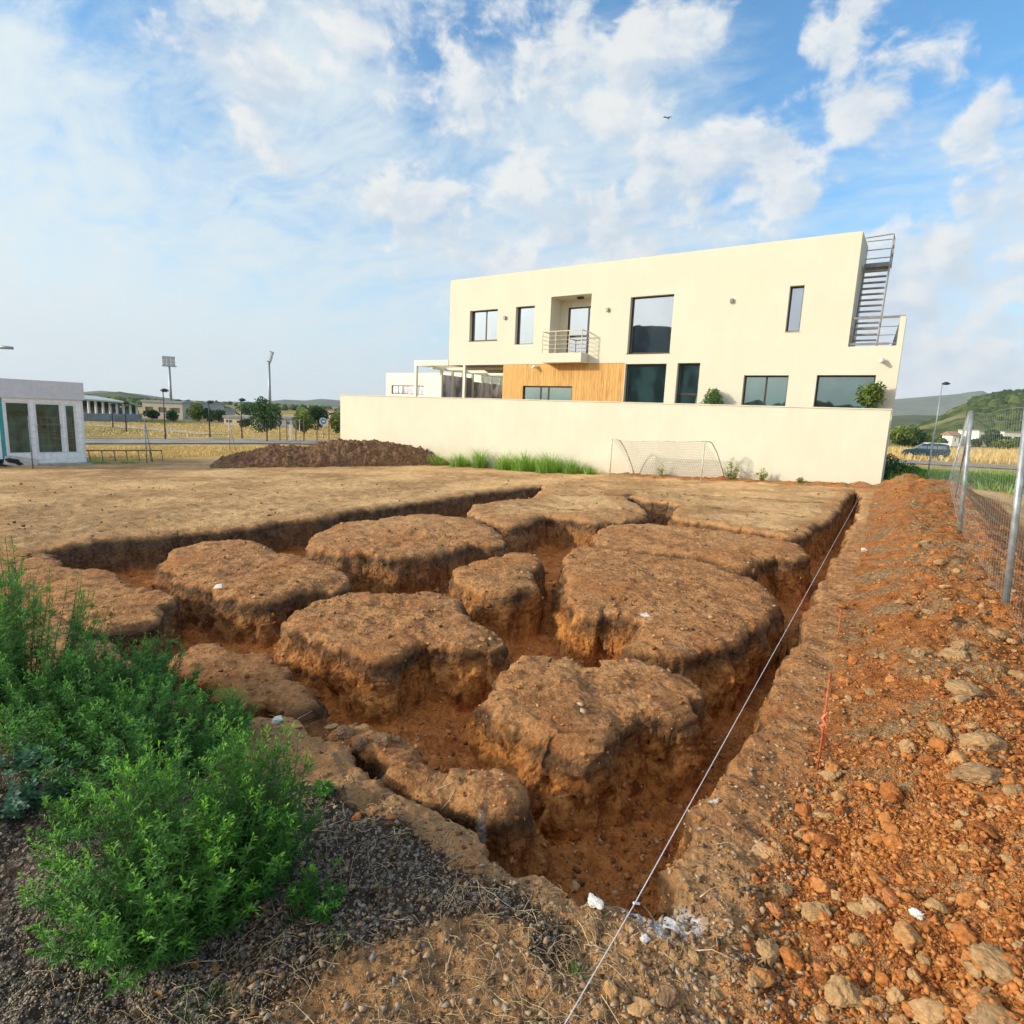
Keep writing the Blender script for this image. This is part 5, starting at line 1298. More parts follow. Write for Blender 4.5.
# ------------------------------------------------------------------ roads
def road_mat():
    m_, N, bs = mat_new('asphalt'); P = N.new('ShaderNodeNewGeometry').outputs['Position']
    N.put(bs.inputs['Base Color'], N.mix(N.ramp(N.noise(P, .6, 6, .65), .35, .65), (.20, .195, .185), (.31, .30, .285))); bs.inputs['Roughness'].default_value = .9; return m_
M_ROAD = road_mat(); M_KERB = simple('kerb_concrete', (.40, .39, .36), .9, 0, .1, 2)
def strip(name, pts, w, mat, lift, label=None):
    pts = [np.array(p, float) for p in pts]; vs = []; fs = []
    fine = []
    for a, b in zip(pts[:-1], pts[1:]):
        n_ = max(2, int(np.linalg.norm(b - a) / 2)); fine += [a + (b - a) * i / n_ for i in range(n_)]
    fine.append(pts[-1])
    for i, p in enumerate(fine):
        t = fine[min(i + 1, len(fine) - 1)] - fine[max(i - 1, 0)]; t /= np.linalg.norm(t); nn = np.array([-t[1], t[0]])
        for k in np.linspace(-1, 1, 5): q = p + nn * w / 2 * k; vs.append((q[0], q[1], tz(*q) + lift))
    for i in range(len(fine) - 1):
        for k in range(4): fs.append((i * 5 + k, i * 5 + k + 1, i * 5 + k + 6, i * 5 + k + 5))
    mb = MB(); mb.add(vs, fs); o = mb.build(name, mat); tag(o, kind='structure'); return o
def offs(pts, d):
    pts = [np.array(p, float) for p in pts]; out = []
    for i, p in enumerate(pts):
        t = pts[min(i + 1, len(pts) - 1)] - pts[max(i - 1, 0)]; t /= np.linalg.norm(t); out.append(p + np.array([-t[1], t[0]]) * d)
    return out
g2 = lambda px, py, z: at(px, py)[:2]
A = [g2(-60, 441.5, -1.4), g2(87, 441.8, -1.4), g2(180, 441.8, -1.4), g2(265, 442, -1.4), g2(335, 443, -1.4)]
Wr = 6.0
strip('road', A, Wr, M_ROAD, .06); strip('kerb', offs(A, Wr / 2 + .12), .22, M_KERB, .17); strip('kerb', offs(A, -Wr / 2 - .12), .22, M_KERB, .17)
B_ = [g2(60, 424.5, -1.4), g2(102, 426, -1.4), g2(160, 430, -1.4), g2(215, 435, -1.4)]
strip('path', B_, 3.0, simple('pale_path', (.42, .38, .32), .9, 0, .1, 1), .06)
C_ = [g2(880, 460.5, -.6), g2(950, 464.6, -.6), g2(1024, 469, -.6), g2(1120, 476, -.6)]
strip('road', C_, 5.5, M_ROAD, .06); strip('kerb', offs(C_, 2.9), .22, M_KERB, .17)
# ------------------------------------------------------------------ lamps and masts
def street_lamp(px, py, zf, h, label, group=None, arm=.5, hr=.38):
    p = at(px, py); z = tz(p[0], p[1]); e = empty('street_lamp', (p[0], p[1], z)); tag(e, label, 'street lamp', group)
    mb = MB(); mb.tube([(0, 0, -.2), (0, 0, .8)], .075, 8); mb.tube([(0, 0, .8), (0, 0, h)], .055, 8, .035); mb.build('pole', M_DARKM if h < 7 else M_GALV, e, True)
    mb = MB(); prof = [(0, .20), (.12, .18), (.26, .10), (hr, 0), (hr * .9, -.03)]; n = 12; vs = []; fs = []
    for r, z_ in prof:
        for k in range(n): vs.append((r * math.cos(2 * math.pi * k / n) + arm * .5, r * math.sin(2 * math.pi * k / n), h + z_))
    for i in range(len(prof) - 1):
        for k in range(n): fs.append((i * n + k, i * n + (k + 1) % n, (i + 1) * n + (k + 1) % n, (i + 1) * n + k))
    mb.add(vs, fs); mb.tube([(arm * .5, 0, h - .10), (arm * .5, 0, h - .025)], hr * .62, 10); mb.build('lamp_head', M_DARKM, e, True); return e
street_lamp(930, 462, -.5, 7.8, 'dark street lamp with a domed head right of the house', arm=.7, hr=.40)
lampsL = [(165.5, 439, 3.96, 'street lamp with a dark flat head in front of the taller floodlight mast'), (242, 438.5, 3.48, 'street lamp behind the left end of the soil mound'), (210, 437, 3.17, 'street lamp halfway between the two floodlight masts'),
          (126.5, 432, 2.8, 'street lamp in front of the covered grandstand'), (113, 428, 2.5, 'shorter street lamp left of the round trees')]
for px, py, h, lb in lampsL: street_lamp(px, py, -1.4, h, lb, 'street lamps along the left road', .25, .34)
p = at(-20, 447, -1.4); e = empty('street_lamp', (p[0], p[1], tz(p[0], p[1]))); tag(e, 'street lamp whose thin arm reaches in at the left edge', 'street lamp')
hh = 1.9 - tz(p[0], p[1]) + 43 / F * depth_of(p)
mb = MB(); mb.tube([(0, 0, -.2), (0, 0, hh)], .07, 8, .05); mb.build('pole', M_GALV, e, True)
rt = Vector((cray(60, 420)[0] - cray(-20, 420)[0], cray(60, 420)[1] - cray(-20, 420)[1], 0)).normalized()
mb = MB(); mb.tube([(0, 0, hh - .05), tuple(rt * 1.7 + Vector((0, 0, hh + .02)))], .06, 6); mb.tube([tuple(rt * 1.5 + Vector((0, 0, hh))), tuple(rt * 2.5 + Vector((0, 0, hh - .04)))], .12, 8, .08); mb.build('lamp_head', M_GALV, e, True)
def mast(px, base_py, top_py, dist, label, yaw, nx=3, tilt=-.5):
    d = cray(px, base_py); d = d / np.hypot(d[0], d[1]) * dist; x, y = d[0], d[1]; z = tz(x, y)
    dt = cray(px, top_py); zt = H + dt[2] / np.hypot(dt[0], dt[1]) * dist; h = zt - z
    e = empty('floodlight_mast', (x, y, z)); tag(e, label, 'floodlight', 'floodlight masts of the sports ground')
    mb = MB(); mb.tube([(0, 0, 0), (0, 0, h - 1.2)], .34, 8, .22); mb.build('mast', M_GALV, e, True)
    mb = MB(); c, s = math.cos(yaw), math.sin(yaw)
    def T(a, b, z_): return (a * c - b * s, a * s + b * c, z_)
    mb.tube([T(-1.4, 0, h - 1.3), T(1.4, 0, h - 1.3)], .12, 6); mb.tube([T(-1.2, -.5, h + .6), T(1.2, -.5, h + .6)], .10, 6); mb.tube([T(0, 0, h - 1.3), T(0, -.5, h + .7)], .14, 6); mb.build('frame', M_GALV, e)
    for i in range(nx):
        for j in range(3):
            a = (i - (nx - 1) / 2) * .80; zz = h - 1.15 + j * .72; mb = MB(); b0 = -.15 - j * .22
            vs = [T(a - .38, b0 - .10, zz - .34), T(a + .38, b0 - .10, zz - .34), T(a + .38, b0 - .28, zz + .34), T(a - .38, b0 - .28, zz + .34), T(a - .28, b0 + .2, zz - .2), T(a + .28, b0 + .2, zz - .2), T(a + .28, b0 + .05, zz + .28), T(a - .28, b0 + .05, zz + .28)]
            mb.add(vs, [(0, 1, 2, 3), (4, 7, 6, 5), (0, 4, 5, 1), (1, 5, 6, 2), (2, 6, 7, 3), (3, 7, 4, 0)]); mb.build('lamp', simple('lamp_housing', (.50, .53, .56), .4) if 'lamp_housing' not in bpy.data.materials else bpy.data.materials['lamp_housing'], e)
mast(171.5, 411, 360, 150, 'left floodlight mast with its lamp panel facing us', .45)
mast(270, 406, 355, 130, 'right floodlight mast seen from the side, behind the tree', 1.75, 2)
# ------------------------------------------------------------------ trees
def tree(px, base_py, zf, crown_w_px, crown_top_px, crown_bot_px, label, mat=M_TREE, seed=0, n=1500, group=None, name='tree', leafpx=2.2, lumps=11):
    p = at(px, base_py); d = depth_of(p); m_per = d / F; z = tz(p[0], p[1])
    yh = 413.8 + .0435 * (px - 512)
    top = H - (crown_top_px - yh) * m_per - z; bot = H - (crown_bot_px - yh) * m_per - z; bot = max(bot, .02)
    return leafball(name, Vector((p[0], p[1], z)), crown_w_px / 2 * m_per, (top - bot) / 2, n, seed, mat, label, 'tree', True, leaf=leafpx * m_per, aspect=.8, group=group, trunk_r=max(.05, crown_w_px * m_per * .025), z0=bot, lumps=lumps)
tree(267, 442, -1.4, 31, 395, 434, 'largest tree on the left, in front of the right floodlight mast', M_TREE, 1, 3200, leafpx=1.9, lumps=16)
tree(304.5, 434, -1.4, 25, 408, 431, 'light yellow-green tree left of the round sign', M_TREEY, 2, 1600)
tree(318, 430, -1.4, 23, 400, 430, 'dark green tree behind the round sign', M_TREE, 3, 1800)
tree(336, 434, -1.4, 14, 411, 433, 'narrow green tree at the left end of the boundary wall', M_TREEY, 4, 900)
tree(336, 428, -1.4, 12, 408, 426, 'tree behind the narrow one at the wall end', M_TREE, 44, 700)
tree(131.5, 419.5, -1.4, 18, 404.5, 419.2, 'round clipped tree beside the grandstand, leftmost of its row', M_TREE, 5, 1200, 'round clipped trees')
tree(152.5, 420, -1.4, 15, 409, 419.8, 'round clipped tree second from the left in its row', M_TREE, 6, 1000, 'round clipped trees')
tree(172.5, 421.5, -1.4, 13, 410, 421.2, 'round clipped tree below the left floodlight mast', M_TREE, 7, 900, 'round clipped trees')
tree(182, 419.5, -1.4, 7, 413, 419.2, 'smallest round tree right of the left floodlight mast', M_TREE, 8, 400, 'round clipped trees')
tree(197, 421, -1.4, 17, 402, 420.5, 'loose light green tree right of the round clipped row', M_TREEY, 9, 1200)
tree(209, 421.5, -1.4, 15, 408, 421, 'dark bush-like tree beside the loose light one', M_TREE, 10, 900)
tree(219, 422.2, -1.4, 14, 409, 422, 'dark round tree left of the low cream building', M_TREE, 11, 900)
tree(227, 417.5, -1.4, 18, 404, 417, 'light tree behind the low cream building', M_TREEY, 12, 900, leafpx=1.6)
tree(247, 417.5, -1.4, 26, 400.5, 417, 'broad dark tree behind the large one', M_TREE, 13, 1300, leafpx=1.6)
tree(245.5, 428, -1.4, 12, 418, 427, 'small round tree before the low cream building', M_TREE, 14, 500)
rs = np.random.RandomState(17)
# right side
tree(899, 449, -.6, 30, 424, 448, 'yellowish green tree beside the right corner of the house', M_TREEY, 20, 1800)
tree(913, 448, -.6, 24, 429, 448, 'green tree right of the yellowish one, behind the car', M_TREE, 21, 1400)
tree(925, 447, -.6, 22, 432, 447, 'green tree behind the lamp post on the right', M_TREEY, 22, 1200)
tree(937, 446, -.6, 18, 437, 446, 'low round tree behind the parked car roof', M_TREE, 23, 900)
tree(993, 447, -.6, 26, 430, 447, 'dark tree between the two pale buildings at right', M_TREE, 24, 1600)
tree(1003, 449, -.6, 18, 440, 449, 'low green tree right of the dark one', M_TREEY, 25, 900)
tree(974, 447, -.6, 12, 438, 447, 'small tree beside the left pale building', M_TREE, 26, 600)
tree(962, 446, -.6, 14, 435, 446, 'low tree beside the nearer fence posts at right', M_TREEY, 27, 600)
q = CORNER + np.array([1.35, 2.4]); leafball('shrub', Vector((q[0], q[1], tz(*q) - .05)), .62, .62, 1300, 30, M_TREE, 'dark green shrub at the right foot of the boundary wall', leaf=.13)
q = CORNER + np.array([2.6, 4.2]); leafball('shrub', Vector((q[0], q[1], tz(*q) - .1)), .9, .42, 1200, 31, M_OLIVE, 'low spreading shrub right of the dark one behind the spoil bank', leaf=.14)
q = CORNER + np.array([4.6, 6.0]); leafball('shrub', Vector((q[0], q[1], tz(*q) - .1)), 1.2, .36, 1200, 32, M_OLIVE, 'low green growth behind the far fence post', leaf=.14)
# green strip of weeds beyond the fence and tall dry grass
def acc_any(P): return np.ones(len(P), bool)
def field_grass(name, quad, n, h, W, mat, seed):
    rs = np.random.RandomState(seed); a, b, c, d = [np.array(g2(*q)) for q in quad]; vs = []; fs = []; tone = []; nb = 0
    for i in range(n):
        s, t = rs.uniform(size=2); p = (a * (1 - s) + b * s) * (1 - t) + (d * (1 - s) + c * s) * t; z = tz(*p); ang = rs.uniform(0, 6.28); w = W * rs.uniform(.5, 1.4); hh = h * rs.uniform(.4, 1.1); ln = rs.normal(size=2) * .25 * hh
        dx, dy = math.cos(ang) * w, math.sin(ang) * w
        vs += [(p[0] - dx, p[1] - dy, z), (p[0] + dx, p[1] + dy, z), (p[0] + ln[0], p[1] + ln[1], z + hh)]; fs.append((nb, nb + 1, nb + 2)); nb += 3; tone += [rs.uniform(.0, .7), rs.uniform(0, .7), rs.uniform(.4, 1)]
    o = link(name, arr_mesh(name, np.array(vs), np.array(fs), dict(tone=tone)), mat); tag(o, kind='stuff'); return o
M_DRYG = leaf_mat('dry_grass_blade', (.42, .28, .10), (.62, .44, .18), (.78, .60, .30), .1)
field_grass('dry_grass', [(880, 459, -.6), (1150, 470, -.6), (1150, 452, -.6), (880, 449, -.6)], 9000, .8, .05, M_DRYG, 1)
field_grass('dry_grass', [(85, 436.5, -1.4), (345, 438, -1.4), (345, 425, -1.4), (85, 422, -1.4)], 9000, .22, .05, M_DRYG, 2)
field_grass('green_weeds', [(885, 484, -.4), (1100, 500, -.2), (1130, 476, -.4), (885, 468, -.5)], 6000, .38, .03, M_GRASSW, 3)
field_grass('dry_grass', [(-60, 461, -1.2), (210, 457, -1.2), (300, 447, -1.3), (-60, 447, -1.3)], 9000, .20, .02, M_DRYG, 5)
# ------------------------------------------------------------------ sign, van, far buildings
p = at(323.5, 439, -1.4); e = empty('road_sign', (p[0], p[1], tz(p[0], p[1]))); tag(e, 'round blue and white traffic sign on a post before the dark tree', 'sign')
dd = depth_of(p) / F; yawf = math.atan2(-p[0], p[1])
hs_ = H - (421 - 405.6) * dd - tz(p[0], p[1])
mb = MB(); mb.tube([(0, .04, -.1), (0, .04, hs_ + .3)], .04, 7); mb.build('post', M_GALV, e, True)
def disc(r, y, n=24, z0=0): return [(r * math.cos(2 * math.pi * k / n), y, z0 + r * math.sin(2 * math.pi * k / n)) for k in range(n)]
def discmb(r, y0, y1, z0): 
    mb = MB(); n = 24; a = disc(r, y0, n, z0); b = disc(r, y1, n, z0); mb.add(a + b, [tuple(range(n)), tuple(range(2 * n - 1, n - 1, -1))] + [(k, n + k, n + (k + 1) % n, (k + 1) % n) for k in range(n)]); return mb
rr = 3.7 * dd
discmb(rr, -.03, 0, hs_).build('sign_rim', M_WHITE, e); discmb(rr * .82, -.04, -.031, hs_).build('sign_face', simple('sign_blue', (.10, .30, .58), .5), e)
mb = MB(); mb.box(-rr * .42, rr * .30, -.05, -.041, hs_ - rr * .12, hs_ + rr * .12); mb.add([(rr * .1, -.0505, hs_ + rr * .35), (rr * .55, -.0505, hs_), (rr * .1, -.0505, hs_ - rr * .35)], [(0, 1, 2)]); mb.build('sign_arrow', M_WHITE, e)
e.rotation_euler.z = yawf
def car(px, py, zf, length_px, label, yaw_extra=0):
    p = at(px, py); z = tz(p[0], p[1]) + .03; e = empty('parked_car', (p[0], p[1], z)); tag(e, label, 'car')
    yaw = math.atan2(-p[0], p[1]) + yaw_extra; e.rotation_euler.z = yaw
    L = 4.35; hw = .86
    prof = [(-2.17, .35), (-2.15, .72), (-1.95, .92), (-1.15, 1.06), (-.35, 1.62), (.25, 1.76), (1.2, 1.78), (1.95, 1.68), (2.12, 1.10), (2.17, .75), (2.15, .35)]
    def shell(prof, w, ins):
        n = len(prof); vs = [(x, -w + (ins if z_ > 1.1 else 0), z_) for x, z_ in prof] + [(x, w - (ins if z_ > 1.1 else 0), z_) for x, z_ in prof]
        return vs, [tuple(range(n)), tuple(range(2 * n - 1, n - 1, -1))] + [(k, n + k, n + (k + 1) % n, (k + 1) % n) for k in range(n)]
    mb = MB(); mb.add(*shell(prof, hw, .10)); mb.build('body', simple('dark_blue_paint', (.035, .075, .095), .3, .4), e, bevel=.03)
    mb = MB(); mb.add([(-.33, -.70, 1.70), (1.98, -.70, 1.72), (1.98, .70, 1.72), (-.33, .70, 1.70), (-.1, -.68, 1.80), (1.8, -.68, 1.81), (1.8, .68, 1.81), (-.1, .68, 1.80)], [(0, 1, 5, 4), (1, 2, 6, 5), (2, 3, 7, 6), (3, 0, 4, 7), (4, 5, 6, 7), (0, 3, 2, 1)]); mb.build('roof', simple('pale_roof', (.72, .74, .74), .35), e)
    for s in (-1, 1):
        for (a, b) in (((-.98, 1.14, -.28, 1.56), (.02, 1.14, .02, 1.60)), ((.10, 1.14, .10, 1.60), (.92, 1.14, .92, 1.60)), ((1.0, 1.14, 1.0, 1.6), (1.85, 1.14, 1.72, 1.58))):
            x0, z0, x1, z1 = a; x2, z2, x3, z3 = b; y = s * (hw - .045); y2 = s * (hw - .085); mb = MB()
            yo = s * .012
            mb.add([(x0, s * (hw + .008), z0), (x2, s * (hw + .008), z2), (x3, s * (hw - .09), z3), (x1, s * (hw - .09), z1), (x0, s * (hw - .03), z0), (x2, s * (hw - .03), z2), (x3, s * (hw - .12), z3), (x1, s * (hw - .12), z1)], [(0, 1, 2, 3), (7, 6, 5, 4), (0, 4, 5, 1), (2, 6, 7, 3), (0, 3, 7, 4), (1, 5, 6, 2)]); mb.build('side_window', M_GLASSC, e)
    mb = MB(); mb.add([(-1.12, -.66, 1.10), (-1.12, .66, 1.10), (-.38, .62, 1.63), (-.38, -.62, 1.63), (-1.10, -.66, 1.06), (-1.10, .66, 1.06), (-.34, .62, 1.59), (-.34, -.62, 1.59)], [(0, 1, 2, 3), (7, 6, 5, 4), (0, 4, 5, 1), (2, 6, 7, 3), (0, 3, 7, 4), (1, 5, 6, 2)]); mb.build('windscreen', M_GLASSC, e)
    for x in (-1.38, 1.38):
        for s in (-1, 1):
            w = discmb(.33, s * (hw - .18), s * (hw + .02), .33); wo = w.build('wheel', simple('tyre', (.02, .02, .02), .8), e); wo.location.x = x
            rmb = discmb(.21, s * (hw + .022), s * (hw + .035), .33); ro = rmb.build('rim', simple('rim', (.6, .62, .64), .35, .5), wo)
    for s in (-1, 1):
        mb = MB(); mb.box(-2.17, -2.02, s * .62 - .16, s * .62 + .16, .72, .88); mb.build('headlight', M_GLASSM, e)
        mb = MB(); mb.box(2.08, 2.185, s * .74 - .07, s * .74 + .07, .80, 1.15); mb.build('tail_light', simple('tail_red', (.35, .02, .02), .4), e)
    return e
car(924, 459, -.6, 38, 'dark blue estate car with a pale roof on the road at right', .10)
def far_house(px0, px1, ybot, ytop, zf, label, mat, roofm, roof=True, wins_n=3, depth=7):
    a = at(px0, ybot); b = at(px1, ybot + (px1 - px0) * .0435); v_ = Vector((b[0] - a[0], b[1] - a[1], 0)); L = v_.length; e = empty('far_house', Vector((a[0], a[1], tz(a[0], a[1]) - .1)), math.atan2(v_.y, v_.x)); tag(e, label, 'building')
    h = (ybot - ytop) * depth_of(a) / F
    mb = MB(); hl = [(L * (i + .5) / wins_n - L * .10, L * (i + .5) / wins_n + L * .10, h * .42, h * .72) for i in range(wins_n)]
    panel(mb, 0, L, 0, h, 0, .3, hl); mb.box(0, .3, .302, depth, 0, h); mb.box(L - .3, L, .302, depth, 0, h); mb.box(0, L, depth + .002, depth + .3, 0, h); mb.build('wall', mat, e)
    for x0, x1, z0, z1 in hl: window(x0, x1, z0, z1, .12, M_GLASSC, (), (), .06, e)
    mb = MB()
    if roof: mb.add([(-.4, -.5, h + .002), (L + .4, -.5, h + .002), (L + .4, depth + .8, h + .002), (-.4, depth + .8, h + .002), (-.4, depth / 2, h * 1.35), (L + .4, depth / 2, h * 1.35)], [(0, 1, 5, 4), (2, 3, 4, 5), (0, 4, 3), (1, 2, 5), (0, 3, 2, 1)])
    else: mb.box(-.15, L + .15, -.15, depth + .4, h + .002, h + .35)
    mb.build('roof', roofm, e); return e
M_TILE = simple('clay_tile', (.34, .20, .13), .85, 0, .15, 3); M_GREYR = simple('grey_sheet_roof', (.30, .32, .32), .6, .1, .1, 1)
far_house(977, 993, 446, 431, -.6, 'pale building left of the dark tree at the foot of the wooded hill', M_ANNEX, M_GREYR, False, 2)
far_house(1002, 1040, 446, 432, -.6, 'long pale wall-like building at the right edge below the hill', M_ANNEX, M_GREYR, False, 4)
far_house(951, 958, 446, 435, -.6, 'small white hut seen between the fence posts', M_WHITE, M_TILE, True, 1, 3)
far_house(224, 256, 425, 417, -1.4, 'low cream building behind the small round tree at left', simple('cream_far', (.62, .54, .40), .8), M_GREYR, False, 3)
far_house(277, 292, 427, 418, -1.4, 'low grey shed right of the largest tree at left', simple('grey_far', (.36, .38, .42), .8), M_GREYR, False, 2)
far_house(326, 344, 418, 410, -1.4, 'cream house beyond the wall end', simple('cream_far2', (.66, .56, .40), .8), M_TILE, False, 2)
far_house(188, 216, 419, 409, -1.4, 'long beige building behind the loose light tree', simple('beige_far', (.50, .42, .32), .85), M_GREYR, False, 4)
# covered grandstand and beige perimeter building
a = at(80, 420, -1.4); b = at(142, 420.8, -1.4); v_ = Vector((b[0] - a[0], b[1] - a[1], 0)); L = v_.length; k = depth_of(a) / F
e = empty('grandstand', Vector((a[0], a[1], tz(a[0], a[1]))), math.atan2(v_.y, v_.x)); tag(e, 'low grandstand with a long pale cantilever roof at left behind the cabin', 'grandstand')
mb = MB(); mb.box(0, L, 0, 1.2, 0, 7.5 * k); 
for i in range(5): mb.box(0, L, 1.202 + i, 2.2 + i, 0, (8 + i * 1.4) * k)
mb.build('stand', simple('stand_grey', (.26, .27, .27), .85, 0, .15, .5), e)
mb = MB(); mb.add([(0, -1, 22 * k), (L * .75, -1, 20 * k), (L, -.5, 17 * k), (L, 8, 20 * k), (L * .7, 8, 25 * k), (0, 8, 27 * k), (0, -1, 20.5 * k), (L * .75, -1, 18.7 * k), (L, -.5, 16 * k), (L, 8, 19 * k), (L * .7, 8, 24 * k), (0, 8, 26 * k)], [(0, 1, 4, 5), (1, 2, 3, 4), (6, 11, 10, 7), (7, 10, 9, 8), (0, 6, 7, 1), (1, 7, 8, 2), (2, 8, 9, 3), (3, 9, 10, 4), (4, 10, 11, 5), (5, 11, 6, 0)]); mb.build('roof', simple('pale_green_roof', (.42, .50, .46), .6, 0, .06, .5), e)
for i in range(9):
    x = L * (i + .5) / 9; mb = MB(); mb.tube([(x, .4, 0), (x, .4, (20.5 - i * .42) * k)], .16, 6); mb.build('column', M_WHITE, e)
mb = MB(); mb.box(0, L, 6.4, 6.7, 0, 19 * k); mb.build('rear_wall', simple('stand_dark', (.10, .13, .14), .8), e)
far_house(143, 183, 418, 401.5, -1.4, 'large plain beige hall behind the round clipped trees', simple('beige_hall', (.52, .44, .36), .85, 0, .05, .2), M_GREYR, False, 3, 14)
# ------------------------------------------------------------------ hills
def hill(name, pts, dist, depth, mat, seed, rough=1.0, zb=-6, nx=220, ny=26, bumps=()):
    """a ridge: skyline given as directions, built at its own distance with depth"""
    az = []; hz = []
    for px, py in pts:
        d = cray(px, py); az.append(math.atan2(d[0], d[1])); hz.append(H + d[2] / np.hypot(d[0], d[1]) * dist)
    A_ = np.linspace(az[0], az[-1], nx); Hh = np.interp(A_, az, hz); T = np.linspace(0, 1, ny); vs = []
    AA, TT = np.meshgrid(A_, T, indexing='ij'); prof = np.sin(np.clip(TT / .55, 0, 1) * math.pi / 2) ** 1.1 * (1 - sstep(.6, 1, TT))
    D_ = dist + (TT - .55) * depth; X = np.sin(AA) * D_; Y = np.cos(AA) * D_; HH = np.interp(AA, az, hz)
    P = np.stack([X, Y], -1); Z = zb + (HH - zb) * prof + rough * prof * (perlin(P, 4.0 / depth, seed) * .16 + perlin(P, 11 / depth, seed + 1) * .07) * (HH - zb)
    if bumps: Z += prof * sum(a * np.abs(perlin(P, f, seed + 5 + i)) for i, (a, f) in enumerate(bumps))
    i = np.arange(nx - 1)[:, None] * ny; j = np.arange(ny - 1)[None, :]; f = np.stack([i + j, i + ny + j, i + ny + j + 1, i + j + 1], -1).reshape(-1, 4)
    o = link(name, arr_mesh(name, np.stack([X, Y, Z], -1).reshape(-1, 3), f), mat, smooth=True); tag(o, kind='structure'); return (A_, T, X, Y, Z)
def hill_mat(name, a, b, c, s1, s2):
    m_, N, bs = mat_new(name); P = N.new('ShaderNodeNewGeometry').outputs['Position']
    cc = N.mix(N.ramp(N.noise(P, s2, 6, .7), .38, .62), a, b); cc = N.mix(N.ramp(N.noise(P, s1, 5, .6), .56, .66, 0, .8), cc, c)
    N.put(bs.inputs['Base Color'], cc); bs.inputs['Roughness'].default_value = 1.0; bs.inputs['Specular IOR Level'].default_value = 0; return m_
M_HILLG = hill_mat('wooded_hill', (.035, .06, .020), (.09, .125, .040), (.26, .23, .12), .012, .09)
M_HILLF = hill_mat('far_hill', (.05, .075, .03), (.11, .125, .06), (.20, .17, .10), .002, .02)
HG = hill('wooded_hill', [(860, 440), (900, 432), (936, 420), (959, 409), (978, 404.5), (1000, 401), (1024, 400), (1060, 397), (1150, 400), (1300, 425)], 620, 520, M_HILLG, 3, .25, nx=320, ny=70, bumps=((5.0, .09), (3.0, .2)))
hill('mountain', [(640, 420), (760, 405), (850, 400.5), (894, 399.5), (936, 396), (959, 394), (970, 392), (983, 390.8), (990, 395), (997, 400), (1010, 404), (1040, 407), (1100, 412), (1300, 425)], 4200, 1500, M_HILLF, 6, .12, zb=-20)
hill('hill', [(860, 421), (890, 416), (915, 415), (940, 416), (965, 414), (1000, 420), (1100, 436)], 1500, 900, M_HILLF, 12, .3, zb=-8)
hill('hill', [(-200, 400), (-20, 397), (60, 394), (100, 390.5), (140, 394), (175, 399), (200, 402.5), (225, 401.5), (260, 402), (285, 399.5), (305, 400.5), (320, 399), (345, 401), (380, 404), (450, 406), (560, 412)], 3200, 1200, M_HILLF, 16, .25, zb=-12)
hill('hill', [(-200, 402), (-20, 399), (40, 397), (85, 394), (120, 391.5), (145, 396), (158, 400), (170, 404)], 1300, 500, M_HILLF, 19, .2, zb=-8)
hill('hill', [(130, 403), (152, 400), (160, 397.5), (168, 399), (185, 404)], 600, 150, simple('grey_hill', (.20, .19, .20), .95, 0, .1, .1), 23, .3, zb=-4)
# tree cover on the near hill
A_, T_, X_, Y_, Z_ = HG; rs = np.random.RandomState(4); vs = []; fs = []; tone = []; nb = 0
bm = bmesh.new(); bmesh.ops.create_icosphere(bm, subdivisions=2, radius=1); IP = np.array([v.co for v in bm.verts]); IF = np.array([[v.index for v in f.verts] for f in bm.faces]); bm.free()
for c in range(4200):
    i = rs.randint(100, 300); j = rs.randint(4, 40); w = rs.uniform(size=2); x = X_[i, j] + (X_[i + 1, j] - X_[i, j]) * w[0] + (X_[i, j + 1] - X_[i, j]) * w[1]; y = Y_[i, j] + (Y_[i + 1, j] - Y_[i, j]) * w[0] + (Y_[i, j + 1] - Y_[i, j]) * w[1]; z = Z_[i, j] + (Z_[i + 1, j] - Z_[i, j]) * w[0] + (Z_[i, j + 1] - Z_[i, j]) * w[1]
    if perlin(np.array([[x, y]]), .012, 8)[0] > .22: continue
    r = rs.uniform(1.6, 3.6); q = IP * (1 + .3 * rs.normal(size=(len(IP), 1)) * .5) * [r, r, r * .95] + [x, y, z + r * .5]; vs.append(q); fs.append(IF + nb); nb += len(IP); tone.append(np.full(len(IP), np.clip(rs.uniform() * .8 + .25 * perlin(np.array([[x, y]]), .02, 9)[0], 0, 1)))
o = link('hill_woodland', arr_mesh('hill_woodland', np.concatenate(vs), np.concatenate(fs), dict(tone=np.concatenate(tone))), tone_mat('woodland_tones', [(.030, .055, .020), (.055, .085, .028), (.085, .12, .038), (.13, .155, .05)])); tag(o, kind='stuff')
# scrub and far woods on the plain
def woods(quads, n, r0, r1, seed, name='far_woods'):
    rs = np.random.RandomState(seed); vs = []; fs = []; tone = []; nb = 0
    for (a0, a1, d0, d1) in quads:
        for c in range(n):
            a = R_(rs.uniform(a0, a1)); d = rs.uniform(d0, d1); x, y = math.sin(a) * d, math.cos(a) * d; r = rs.uniform(r0, r1); z = tz(x, y)
            q = IP * (1 + .18 * rs.normal(size=(len(IP), 1))) * [r * 1.2, r * 1.2, r] + [x, y, z + r * .7]; vs.append(q); fs.append(IF + nb); nb += len(IP); tone.append(np.full(len(IP), rs.uniform()))
    o = link(name, arr_mesh(name, np.concatenate(vs), np.concatenate(fs), dict(tone=np.concatenate(tone))), bpy.data.materials['woodland_tones']); tag(o, kind='stuff')
woods([(-40, -14, 260, 900), (30, 44, 200, 560)], 260, 1.2, 2.2, 5)
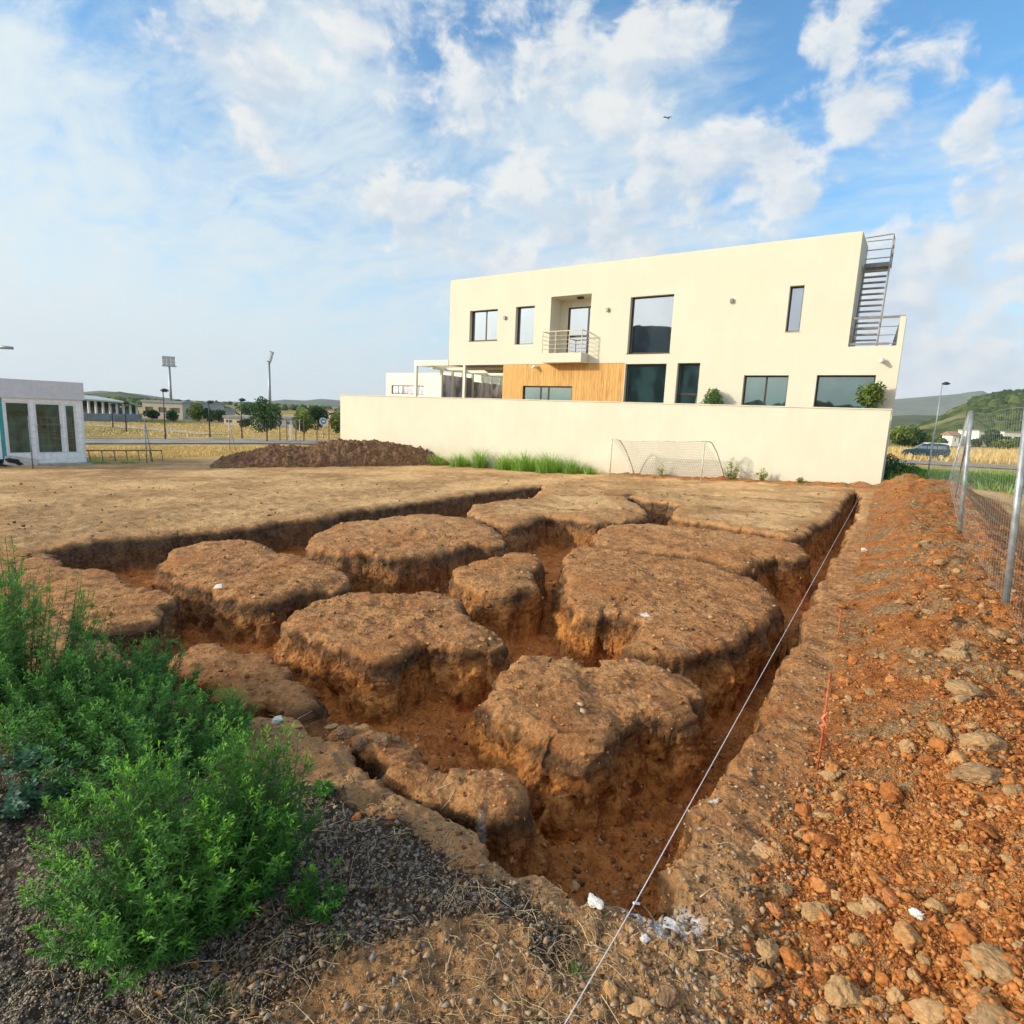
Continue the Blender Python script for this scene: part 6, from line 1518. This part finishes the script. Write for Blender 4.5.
# belt of tall trees left behind the photographer, mirrored in the ground-floor windows
woods([(-165, -124, 92, 125), (-100, -97, 150, 160)], 170, 2.6, 4.6, 6, 'tree_belt')
e = empty('apartment_block', (-92, -36, -1.5), R_(-22)); tag(e, 'tall dark apartment block mirrored in the large upper window', 'building')
M_BLK = simple('dark_facade', (.09, .10, .10), .8); e.rotation_euler.z = math.atan2(92, -36) + math.pi
mb = MB(); hl = [(-8 + i * 3.3, -6.2 + i * 3.3, 3 + j * 3.1, 4.6 + j * 3.1) for i in range(5) for j in range(6)]
panel(mb, -9, 9, 0, 22.5, 0, .4, hl); mb.box(-9, -8.6, .402, 12, 0, 22.5); mb.box(8.6, 9, .402, 12, 0, 22.5); mb.box(-9, 9, 12.002, 12.3, 0, 22.5); mb.box(-8.6, 8.6, .402, 12, 22.0, 22.4); mb.build('wall', M_BLK, e)
for h_ in hl: mb = MB(); mb.box(h_[0], h_[1], .2, .26, h_[2], h_[3]); mb.build('window', M_GLASSC, e)
# ------------------------------------------------------------------ bird
d = cray(667, 118); d = d / np.linalg.norm(d) * 55; e = empty('bird', Vector(d) + Vector((0, 0, H))); tag(e, 'small dark bird gliding high above the house', 'bird')
mb = MB(); mb.tube([(-.22, 0, 0), (-.1, 0, .01), (.05, 0, .01), (.16, 0, .02), (.24, 0, .02)], .03, 8, .02)
mb.add([(-.02, 0, .02), (.10, 0, .02), (.04, -.30, .09), (-.03, -.52, .05), (-.04, -.28, .08)], [(0, 1, 2, 3, 4)]); mb.add([(-.02, 0, .02), (.10, 0, .02), (.04, .30, .09), (-.03, .52, .05), (-.04, .28, .08)], [(4, 3, 2, 1, 0)]); mb.add([(-.2, -.01, 0), (-.36, -.07, 0), (-.36, .07, 0), (-.2, .01, 0)], [(0, 1, 2, 3)])
mb.build('body', M_DARKM, e); e.rotation_euler = (.3, .1, .6)
# ------------------------------------------------------------------ haze
mb = MB(); mb.box(-5700, 5700, -5700, 5700, -40, 420); mh = bpy.data.materials.new('haze'); mh.use_nodes = True; N = NT(mh.node_tree)
pv = N.new('ShaderNodeVolumePrincipled'); pv.inputs['Color'].default_value = (.80, .88, 1.0, 1); pv.inputs['Density'].default_value = HAZE; ou = N.new('ShaderNodeOutputMaterial'); N.l.new(pv.outputs[0], ou.inputs['Volume'])
if HAZE: 
    o = mb.build('haze', mh); tag(o, kind='stuff')
